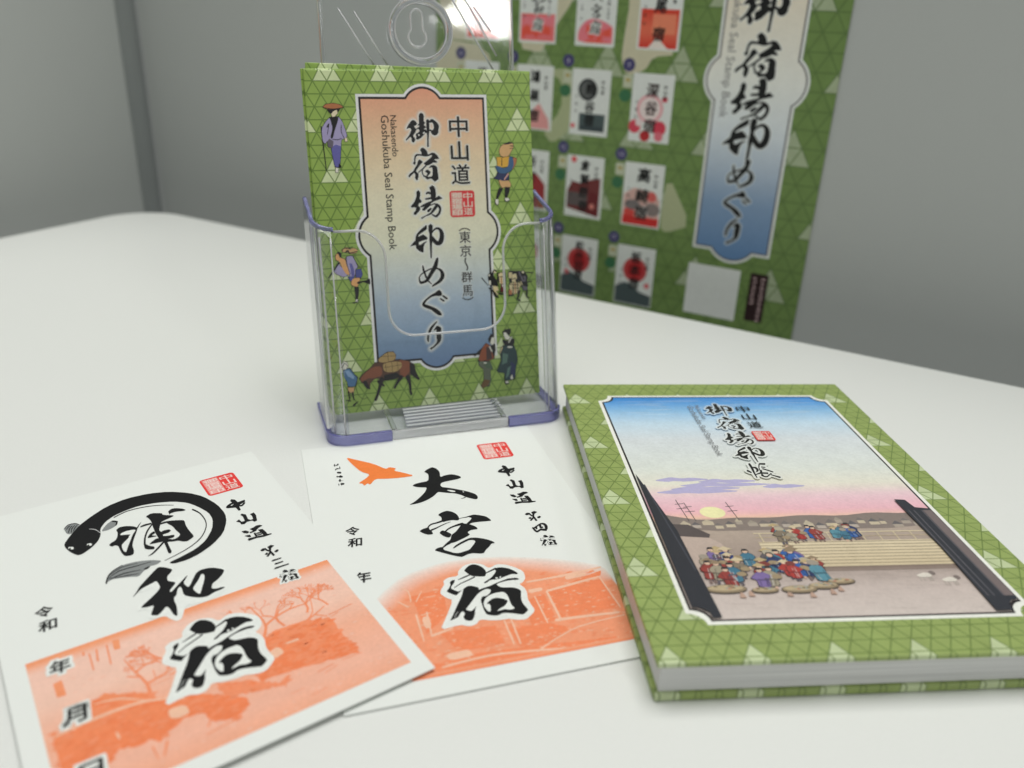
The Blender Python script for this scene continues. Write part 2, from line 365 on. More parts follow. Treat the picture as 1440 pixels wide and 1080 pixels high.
GLYPH = {
 'dai': (['-287,1109,-167,1257,105,1418,239,1279,309,1054,314,876,254,543,452,639,728,677,935,552,1042,439,1079,315,918,239,614,198,343,162,198,102,121,-48,154,-222,350,-308,603,-458,875,-644,1094,-806,1298,-1018,1352,-1193,1326,-1346,1235,-1418,1031,-1273,868,-1127,765,-969,527,-776,263,-685,-19,-546,-90,-545,-300,-789,-566,-987,-814,-1109,-1076,-1174,-1352,-1183,-1167,-1074,-964,-890,-749,-652,-557,-404,-422,-98,-626,-49,-837,36,-956,158,-850,261,-608,325,-283,359,-192,679,-168,905,-220,1005', '675,-1218,734,-1223,790,-1224,833,-1213,871,-1200,886,-1164,872,-1142,835,-1165,794,-1184,738,-1198,677,-1208,674,-1213'], ['270,-470,470,-535,602,-643,572,-706,413,-651', '852,-737,933,-756,888,-821'], [], [49.63, 109.67]),
 'miya': (['-482,1270,-392,1371,-222,1454,-79,1479,87,1368,206,1174,238,969,216,793,143,749,-41,828,-262,810,-405,774,-453,858,-401,1005,-402,1142', '-427,897,-553,854,-670,814,-772,799,-865,774,-944,705,-1003,629,-1043,570,-1073,517,-1066,447,-1021,460,-1002,516,-976,572,-925,639,-860,696,-778,717,-675,733,-557,758,-432,788,-403,850', '-1369,415,-1203,523,-1052,555,-988,567,-982,388,-902,391,-933,306,-914,130,-978,100,-1117,122,-1260,249', '-933,319,-821,373,-714,427,-622,479,-533,532,-430,588,-324,640,-223,678,-122,711,-118,719,-121,725,-222,703,-324,676,-431,632,-535,584,-625,539,-716,496,-823,455,-935,414,-957,357', '223,846,299,856,377,866,465,864,555,861,573,889,564,917,471,906,381,894,302,884,226,873,218,859', '525,912,674,959,819,987,1017,899,1228,763,1300,622,1369,429,1168,445,848,477,603,475,503,404,374,427,448,504,609,657,696,781,621,859', '-441,138,-370,209,-294,274,-195,324,-89,365,13,390,109,405,191,410,271,411,318,492,292,565,209,551,120,531,19,497,-87,453,-197,406,-302,347,-385,277,-458,204,-468,153', '-690,120,-593,235,-524,250,-439,159,-374,97,-278,-56,-326,-145,-373,-234,-475,-222,-600,-85', '119,324,264,526,503,404,632,277,718,142,721,23,595,31,445,22,313,-75,325,-161,360,-234,264,-316,23,-437,-272,-574,-510,-594,-519,-525,-371,-338,-313,-148,-256,-71,-94,50', '-453,-433,-547,-519,-636,-605,-707,-683,-761,-743,-807,-761,-852,-769,-873,-810,-856,-843,-808,-830,-753,-804,-688,-757,-617,-701,-528,-657,-430,-611,-393,-490', '-1084,-865,-960,-766,-825,-735,-757,-774,-766,-924,-616,-1048,-448,-1198,-280,-1241,-88,-1190,104,-1144,289,-928,453,-703,402,-600,254,-563,74,-652,-164,-770,-379,-913,-447,-926,-320,-774,-73,-615,166,-495,338,-439,537,-489,724,-581,902,-703,1064,-878,1089,-974,960,-964,852,-1114,661,-1284,551,-1451,435,-1451,177,-1356,-7,-1374,-181,-1457,-263,-1479,-463,-1365,-721,-1172,-957,-983'], [], [], [50.15, 75.58]),
 'shuku': (['-344,1184,-219,1334,-79,1442,64,1459,213,1355,321,1197,367,1003,332,831,262,710,120,735,-16,781,-151,828,-241,958,-305,1094', '318,838,408,876,503,915,614,955,731,996,757,1055,730,1092,613,1035,502,981,406,937,316,896,301,860', '675,1025,816,1079,1005,1031,1174,918,1303,764,1391,601,1339,554,1181,614,990,564,852,520,687,464,538,463,356,431,161,346,125,394,275,491,454,602,599,763,701,897', '-214,952,-331,908,-445,865,-554,814,-660,765,-668,747,-660,736,-553,767,-444,800,-330,843,-213,886,-196,926', '-82,802,-214,739,-345,678,-479,627,-616,569,-752,483,-887,390,-893,368,-881,357,-746,443,-612,521,-478,574,-343,621,-211,679,-78,738,-62,779', '-949,708,-859,782,-749,785,-825,618,-939,494,-991,375,-900,257,-794,155,-637,208,-800,82,-897,-23,-996,58,-1175,253,-1044,407,-965,539', '-602,256,-417,368,-281,333,-97,202,-126,77,29,131,285,180,509,276,752,349,969,411,1115,401,1258,376,1345,295,1247,261,1085,303,862,302,679,271,516,216,541,133,628,15,810,-32,1015,-85,1152,-196,1209,-324,1143,-494,1078,-736,1069,-952,1115,-1143,1138,-1291,1008,-1398,906,-1459,753,-1384,589,-1307,420,-1245,285,-1228,174,-1286,56,-1290,-90,-1234,-207,-1152,-230,-900,-219,-690,-199,-442,-124,-297,-59,-277,35,-282,186,-173,238,-74,258,-4,132,67,-28,13,-205,-109,-372,-288,-545,-498,-676,-643,-775,-759,-723,-825,-622,-887,-505,-794,-404,-678,-501,-866,-553,-1062,-685,-1303,-804,-1323,-920,-1242,-942,-1099,-885,-1010,-839,-918,-905,-813,-998,-911,-1092,-1060,-1204,-1099,-1391,-1170,-1267,-980,-1109,-707,-949,-429,-793,-179,-677,50'], ['-148,-600,-47,-408,134,-271,343,-213,488,-213,620,-217,693,-341,708,-530,690,-745,695,-963,752,-1085,666,-1133,552,-1121,430,-1054,306,-1075,161,-1090,255,-1009,475,-906,624,-728,622,-655,492,-529,323,-449,175,-466,26,-573,-69,-657,14,-697,35,-792,-44,-1072,-122,-1017,-156,-884,-176,-772', '564,554,644,573,663,509,592,480', '717,566,774,591,777,519,723,502', '271,365,314,403,361,432,432,446,512,454,517,461,514,469,435,472,362,467,308,431,264,388,260,370', '-1215,-1065,-1157,-971,-1102,-890,-1058,-842,-1016,-806,-1014,-799,-1018,-797,-1062,-830,-1110,-876,-1165,-962,-1221,-1058,-1220,-1066'], ['-546,1216,-283,1474,34,1537,349,1395,521,1105,822,1274,1101,1183,1368,971,1602,667,1553,281,1391,88,1253,46,1356,-172,1379,-406,1290,-754,1302,-1012,1346,-1345,1151,-1540,936,-1692,667,-1656,429,-1525,173,-1527,-154,-1459,-462,-1327,-629,-1521,-866,-1560,-1121,-1409,-1771,-1505,-1438,-935,-1062,-219,-1236,-64,-1389,196,-1319,402,-1149,625,-1153,818,-950,962,-610,953'], [49.89, 41.17]),
 'ura': (['-1007,984,-874,1109,-669,1069,-462,928,-338,744,-433,493,-547,258,-679,-61,-759,-306,-768,-593,-831,-816,-942,-855,-1106,-783,-1154,-539,-1158,-248,-1151,-58,-1242,49,-1341,13,-1413,157,-1311,265,-1157,341,-1058,530,-990,793', '-343,702,-295,796,-247,883,-199,953,-150,1018,-148,1027,-152,1030,-205,979,-258,920,-312,840,-364,755,-366,706', '-245,700,-173,711,-95,716,7,717,119,712,143,758,131,807,20,822,-85,830,-169,806,-242,775,-258,733', '67,1319,297,1450,619,1247,612,1103,964,848,795,779,582,724,429,659,321,382,243,170,300,-73,264,-306,355,-414,368,-724,203,-719,107,-358,93,57,123,559,162,907,129,1171', '362,507,457,518,558,515,687,477,827,425,861,473,852,538,710,590,576,629,467,623,369,602,347,551', '573,595,854,536,1135,376,1158,281,1113,-11,1118,-382,1167,-851,1030,-942,885,-1026,756,-969,631,-815,450,-775,287,-672,332,-500,526,-673,717,-592,806,-444,742,-145,711,189,621,405', '123,717,-5,552,-126,377,-226,177,-310,-35,-373,-253,-427,-469,-408,-539,-366,-505,-319,-290,-265,-82,-189,117,-97,306,15,482,139,656,145,705', '-401,-361,-345,-470,-265,-619,-137,-759,-185,-904,-340,-825,-450,-707', '-214,-79,-83,117,86,217,93,57,-64,3,111,-158,-50,-133,-166,-125', '-264,-521,-141,-402,57,-276,230,-436,185,-608,-107,-547', '229,23,388,78,552,53,596,-53,498,-147,351,-156,277,-161', '255,-249,378,-327,629,-383,561,-544,373,-526,230,-436', '196,-575,64,-718,-64,-853,-192,-985,-304,-1090,-383,-1149,-454,-1189,-458,-1199,-454,-1206,-382,-1199,-295,-1169,-177,-1070,-46,-944,83,-808,215,-666,226,-598', '196,-610,185,-833,175,-1041,162,-1212,149,-1370,206,-1450,272,-1346,276,-1189,280,-1018,289,-808,298,-585,251,-519', '827,1228,976,1359,1120,1325,1309,1178,1413,1001,1306,984,1054,1086,860,1068,811,978,834,1112'], ['-967,574,-897,683,-722,727,-494,687,-427,618,-588,385,-730,71,-909,-309,-1016,-579,-1066,-500,-1078,-299,-1051,-72,-912,87,-761,241,-690,399,-629,411,-752,489'], [], [51.46, 110.05]),
 'wa': (['-329,1420,-159,1289,33,1030,-91,862,-223,747,-278,498,-94,315,-109,217,-263,59,-363,-67,-340,-145,-226,-49,43,205,359,486,288,354,109,120,179,-182,267,-110,439,170,603,419,770,515,974,498,1159,416,1339,242,1432,93,1326,-88,1097,-295,876,-414,780,-652,912,-736,1091,-745,1180,-823,983,-867,800,-876,567,-976,342,-914,130,-737,-49,-519,0,-110,-27,-7,-133,-109,-230,-382,-342,-475,-371,-661,-372,-902,-456,-1322,-515,-1420,-573,-1246,-591,-920,-645,-766,-834,-961,-967,-1070,-1128,-966,-1129,-888,-1007,-652,-950,-510,-1117,-502,-1328,-426,-1192,-294,-932,-96,-684,118,-554,287,-553,544,-582,692,-704,641,-938,576,-1081,520,-1432,205,-1223,464,-1115,647,-885,886,-562,1208'], ['301,-303,440,-135,581,36,716,258,785,258,799,116,670,-196,536,-453,394,-741,327,-593,288,-422', '834,-654,865,-615,899,-575,940,-512,985,-445,986,-435,981,-433,929,-483,881,-530,850,-581,822,-628,821,-651'], ['-278,1709,168,1148,-25,775,-86,549,175,515,451,606,273,145,732,698,1064,716,1406,452,1580,112,1368,-247,998,-535,1241,-777,1145,-929,790,-1120,475,-1204,150,-1117,-163,-1076,-285,-1354,-421,-1615,-573,-1632,-706,-1431,-779,-1230,-894,-1194,-1133,-1155,-1285,-1019,-1124,-617,-1491,-499,-1293,-189,-841,94,-694,420,-1102,344,-1287,463,-867,1049'], [51.39, 75.93]),
 'go': (['-688,65,-600,214,-480,362,-398,414,-305,377,-225,272,-268,220,-382,168,-324,78,-280,18,-336,-102,-404,-176,-440,-251,-381,-327,-347,-417,-417,-514,-479,-491,-498,-416,-485,-341,-552,-265,-636,-339,-744,-428,-750,-398,-648,-294,-562,-175,-488,-11,-485,41,-559,109,-640,80', '-109,600,-81,674,-15,716,62,674,95,569,73,465,74,360,127,308,125,278,76,255,72,195,171,120,72,60,22,16,149,15,193,-61,173,-121,126,-105,57,-180,-78,-314,-227,-396,-304,-365,-268,-298,-295,-207,-276,-162,-210,-133,-127,-73,-124,-13,-151,54,-215,47,-279,40,-181,92,-113,151,-111,196,-189,204,-122,271', '205,403,200,289,195,178,200,82,203,-16,207,-142,209,-272,205,-389,201,-498,192,-598,183,-695,209,-716,238,-696,240,-599,243,-499,253,-389,263,-272,282,-142,299,-15,308,85,315,181,316,292,316,406,262,446', '313,344,415,442,495,441,633,343,724,237,750,132,711,11,704,-110,634,-200,536,-229,442,-183,383,-92,451,-32,518,28,541,133,517,268,456,329,375,314', '271,-31,399,-47,422,-27,407,-2,280,14,257,-6'], ['-197,-178,-150,-178,-129,-224,-170,-253,-207,-208', '30,-105,96,-75,110,-105,58,-165,11,-150'], [], [49.06, 123.43]),
 'yado': (['-110,622,-57,697,8,727,116,649,182,557,201,466,197,405,101,407,-58,424,-53,515,-73,576', '-372,142,-369,202,-361,260,-338,321,-309,371,-292,392,-263,401,-188,405,-94,401,3,382,96,364,168,367,235,380,315,408,398,441,406,460,389,470,303,447,224,430,165,423,104,425,13,433,-87,443,-184,453,-269,455,-323,435,-356,395,-381,335,-399,266,-404,202,-403,141,-388,129', '-463,82,-411,142,-366,111,-379,27,-434,36', '313,457,412,501,524,484,632,383,706,260,624,246,543,247,459,203,554,163,616,108,566,86,454,103,354,52,237,-7,107,-20,16,58,150,147,318,266,421,371,392,425', '-254,109,-217,184,-151,216,-45,120,-130,45,-233,-74,-320,-179,-381,-270,-268,-379,-266,-471,-316,-638,-365,-644,-407,-544,-383,-422,-440,-314,-558,-403,-676,-515,-706,-476,-636,-386,-469,-268,-380,-117,-275,18', '93,-22,11,-99,-74,-173,-162,-243,-253,-312,-254,-322,-244,-324,-148,-261,-53,-196,34,-123,119,-48,118,-25', '246,-130,315,-55,430,-19,557,-75,601,-152,608,-306,630,-491,622,-630,470,-727,377,-640,332,-592,234,-590,151,-626,73,-586,45,-524,-35,-507,-1,-477,95,-494,114,-449,182,-389,136,-342,58,-294,110,-234,175,-228,283,-314,263,-375,178,-450,126,-510,173,-535,336,-523,388,-455,406,-286,399,-133,361,-101', '-56,-197,-81,-241,-99,-291,-92,-348,-72,-404,-46,-454,-15,-501,5,-502,12,-483,-21,-439,-49,-394,-67,-342,-73,-292,-62,-248,-41,-203,-46,-195'], [], [], [48.73, 108.63]),
 'ba': (['-428,445,-351,520,-276,440,-283,317,-325,164,-235,53,-271,-8,-353,-21,-410,-158,-332,-208,-322,-301,-392,-392,-530,-527,-609,-508,-588,-431,-503,-357,-478,-218,-605,-183,-671,-211,-715,-148,-613,-59,-526,47,-470,169,-430,291', '172,629,291,710,369,670,420,560,434,373,424,218,371,142,238,100,212,209,221,364,206,519', '25,352,65,371,92,376,136,363,197,337,236,353,229,392,167,427,97,453,35,425,-3,389,-5,359', '-34,116,31,119,99,123,166,135,233,148,252,183,220,208,155,192,91,178,28,170,-37,163,-55,138', '-299,-193,-164,-105,35,-26,234,38,272,114,438,171,574,253,715,147,565,105,332,35,180,-54,159,-131,56,-221,-114,-355,-195,-352,-209,-305,-105,-200,-21,-156,-235,-203', '162,-157,248,-124,326,-101,389,-111,439,-137,486,-180,522,-234,552,-279,564,-332,546,-408,511,-484,465,-539,415,-581,396,-604,385,-609,321,-584,241,-542,221,-548,223,-568,295,-624,364,-668,425,-668,468,-639,524,-592,582,-523,624,-432,646,-335,638,-252,604,-180,543,-123,470,-82,397,-69,323,-79,240,-103,154,-136,150,-150', '387,-156,355,-199,318,-245,275,-309,226,-375,186,-431,137,-479,43,-530,-67,-584,-172,-628,-275,-675,-280,-700,-255,-710,-159,-653,-60,-598,58,-566,170,-532,239,-478,289,-424,350,-367,408,-311,446,-263,480,-218,461,-151', '76,-428,203,-312,203,-272,163,-263,16,-356,15,-416'], [], [], [49.11, 92.45]),
 'in': (['-88,649,-20,709,10,660,-5,551,-132,462,-284,375,-404,286,-408,207,-292,249,-175,299,-65,223,11,141,-25,87,-156,70,-306,29,-406,-13,-414,-139,-317,-159,-164,-56,-30,1,-133,-89,-200,-244,-214,-465,-287,-462,-413,-384,-520,-276,-527,-133,-658,-143,-773,-177,-669,-64,-532,56,-504,243,-431,365,-293,501', '102,693,95,597,90,498,108,403,128,306,118,184,105,57,112,-54,118,-165,114,-277,110,-403,111,-564,112,-737,131,-753,151,-738,164,-566,176,-405,183,-279,190,-168,213,-60,236,52,232,182,226,308,239,408,254,495,266,583,281,676,199,753', '182,313,274,408,360,486,434,522,492,527,540,498,577,452,594,391,599,320,600,246,589,170,567,91,539,28,517,-9,501,-27,496,-32,481,-31,442,-6,389,45,328,117,264,200,180,205,155,127,214,38,274,-46,333,-115,401,-171,487,-198,579,-184,656,-133,716,-57,750,42,769,146,773,246,762,345,726,438,670,518,591,574,500,596,412,576,329,523,244,435,157,333,161,314'], [], [], [48.41, 75.23]),
 'me': (['-398,313,-397,223,-392,131,-364,39,-333,-51,-306,-140,-278,-230,-239,-246,-215,-212,-243,-122,-271,-32,-298,58,-321,145,-342,230,-359,317,-380,330', '275,624,230,535,183,445,143,350,96,261,40,166,-29,60,-101,-55,-168,-161,-225,-246,-276,-308,-327,-346,-386,-372,-455,-383,-530,-389,-563,-442,-517,-485,-441,-473,-362,-456,-282,-435,-201,-393,-128,-321,-59,-234,17,-129,93,-22,176,74,256,178,298,294,325,401,341,502,354,601,324,643', '-485,-422,-521,-357,-548,-294,-557,-227,-545,-160,-495,-100,-424,-45,-335,6,-238,53,-151,96,-70,129,-1,145,75,150,179,149,282,134,358,88,409,30,431,-48,431,-129,433,-186,415,-245,364,-323,285,-404,173,-483,63,-552,15,-599,-10,-635,-10,-641,-4,-643,38,-629,96,-608,217,-560,354,-495,462,-411,545,-318,588,-219,597,-115,556,-7,489,88,398,149,295,180,182,192,73,188,-7,181,-82,162,-166,127,-253,82,-350,33,-441,-22,-514,-82,-566,-149,-592,-223,-597,-301,-583,-378,-562,-452,-511,-467', '-175,-404,-21,-529,-14,-528,-14,-522,-140,-371,-172,-374'], [], [], [49.44, 61.26]),
 'gu': (['143,534,221,578,309,507,352,391,315,328,231,317,-1,341,-48,401', '52,464,-40,429,-134,386,-232,330,-324,264,-414,199,-491,129,-563,54,-598,-49,-521,-134,-421,-187,-310,-233,-200,-282,-112,-354,-34,-431,45,-493,114,-549,181,-569,238,-578,279,-567,275,-525,250,-477,221,-425,160,-365,82,-293,-21,-229,-137,-168,-258,-114,-369,-68,-460,-34,-496,-21,-486,10,-437,81,-370,150,-289,216,-196,270,-101,312,-9,328,86,338,120,414', '371,284,552,135,598,145,597,191,408,329,370,321', '258,156,409,44,446,53,444,91,287,196,257,187'], [], [], [50.3, 47.27]),
 'ri': (['155,640,49,564,-54,485,-137,396,-212,295,-271,161,-315,28,-335,-77,-339,-162,-326,-221,-308,-267,-290,-277,-275,-262,-273,-217,-266,-166,-258,-91,-235,3,-186,124,-124,246,-64,340,8,428,86,525,171,623,170,637', '-2,241,143,427,226,412,339,329,335,114,322,-117,298,-248,198,-372,21,-507,-172,-640,-221,-619,-218,-577,-80,-515,62,-394,136,-268,112,-100,124,98,126,280'], [], [], [49.05, 32.41]),
 'cho': (['-339,487,-341,320,-349,156,-359,-7,-371,-181,-374,-362,-375,-542,-359,-547,-341,-516,-324,-323,-304,-134,-274,48,-246,233,-247,402,-252,565,-296,572', '-585,-51,-467,-177,-435,-156,-423,-106,-511,69,-565,33', '-281,221,-221,196,-184,158,-171,80,-177,11,-176,5,-213,-49,-231,-100,-207,-110,-151,-68,-81,44,-77,175,-108,279,-182,291,-261,276,-282,249', '100,462,304,431,359,497,358,569,142,573,98,520', '77,495,21,355,-27,211,-49,69,-62,-68,-47,-75,-28,-44,-15,90,5,221,55,351,116,485,110,523', '99,228,237,211,259,236,260,265,133,309,100,272', '89,92,148,55,214,8,307,-70,408,-158,441,-131,450,-82,349,7,256,85,188,133,129,170,95,140', '-304,-317,-209,-271,-110,-242,20,-245,161,-262,204,-212,204,-156,60,-138,-78,-136,-195,-195,-297,-268,-314,-300', '-136,-382,-107,-437,-67,-480,-10,-510,70,-496,172,-396,257,-298,283,-293,291,-305,332,-248,325,-199,298,-217,255,-257,167,-346,80,-423,21,-431,-25,-407,-35,-343,-37,-265,-96,-281', '-33,-2,-111,-216,-95,-270,-40,-218,38,-4,22,51', '265,-357,531,-573,575,-535,585,-473,292,-306,270,-325'], [], [], [65.81, 101.04]),
 'naka': (['-360,23,-261,131,-170,-23,-38,78,-92,358,-32,444,62,354,92,113,360,149,347,52,125,-60,43,-107,13,-426,-43,-444,-64,-179,-229,-107,-350,-58', '-289,16,-222,59,-160,94,-108,107,-57,113,-27,162,-39,207,-92,200,-152,185,-220,146,-289,102,-311,44', '50,-157,96,-193,154,-207,229,-148,305,-71,317,-27,296,-16,223,-91,162,-141,121,-128,78,-93,52,-115'], [], [], [79.76, 113.86]),
 'yama': (['-356,-30,-253,39,-229,-154,-82,-158,-45,177,-86,313,-37,365,60,246,22,-90,88,-199,205,-197,248,43,223,175,350,208,356,17,270,-336,184,-365,140,-243,-53,-227,-181,-319,-267,-280,-259,-146'], [], [], [79.75, 103.18]),
 'michi': (['-403,320,-282,291,-211,154,-288,114,-376,195', '-406,-5,-256,-42,-260,-158,-320,-143', '-381,-354,-253,-342,-123,-337,12,-367,147,-398,273,-393,394,-382,406,-366,402,-350,289,-333,173,-311,37,-286,-102,-261,-229,-245,-354,-235,-395,-295', '-113,310,26,336,144,398,266,368,308,297,160,243,24,126,-54,86,-58,176', '115,104,236,75,272,-112,278,-337,170,-322,143,-110', '-95,-39,-99,-226,-79,-239,-58,-203,-53,-16,-73,-3', '-14,-95,118,-110,134,-89,130,-66,-1,-51,-17,-72', '-25,-210,100,-223,116,-202,113,-179,-12,-166,-28,-187', '-188,60,19,99,38,129,29,154,-178,116,-196,86'], [], [], [79.97, 92.43]),
 'dai_ord': (['-256,207,-165,267,-70,232,-159,141,-231,138', '-118,193,-100,121,-79,55,-50,11,-20,-24,3,-10,8,23,-21,57,-47,96,-67,157,-84,227,-105,227', '12,265,136,319,216,236,141,192,78,145,16,-6,46,-299,-7,-319,-22,-119,-176,-265,-202,-238,-36,-54,23,158', '-213,-93,-148,-39,-113,-76,-171,-144', '127,-95,225,-49,256,-98,184,-170,129,-157'], [], [], [80.02, 78.88]),
 'yon': (['-291,39,-277,-75,-260,-174,-235,-239,-182,-262,-103,-211,-27,-166,55,-213,153,-248,249,-118,291,23,290,134,257,219,193,262,111,262,19,218,-72,154,-148,105,-222,56,-237,15,-218,-3,-145,49,-68,102,21,167,102,210,159,183,192,130,198,69,185,0,169,-84,161,-123,96,-106,-7,-78,-105,-132,-171,-176,-188,-165,-204,-119,-224,-30,-243,78,-270,83', '-154,96,-175,-37,-153,-66,-118,-25,-96,108,-119,137', '22,192,-1,80,-8,-30,50,-48,104,-21,121,8,112,30,71,33,62,40,71,96,93,200,67,241'], [], [], [80.05, 71.27]),
}
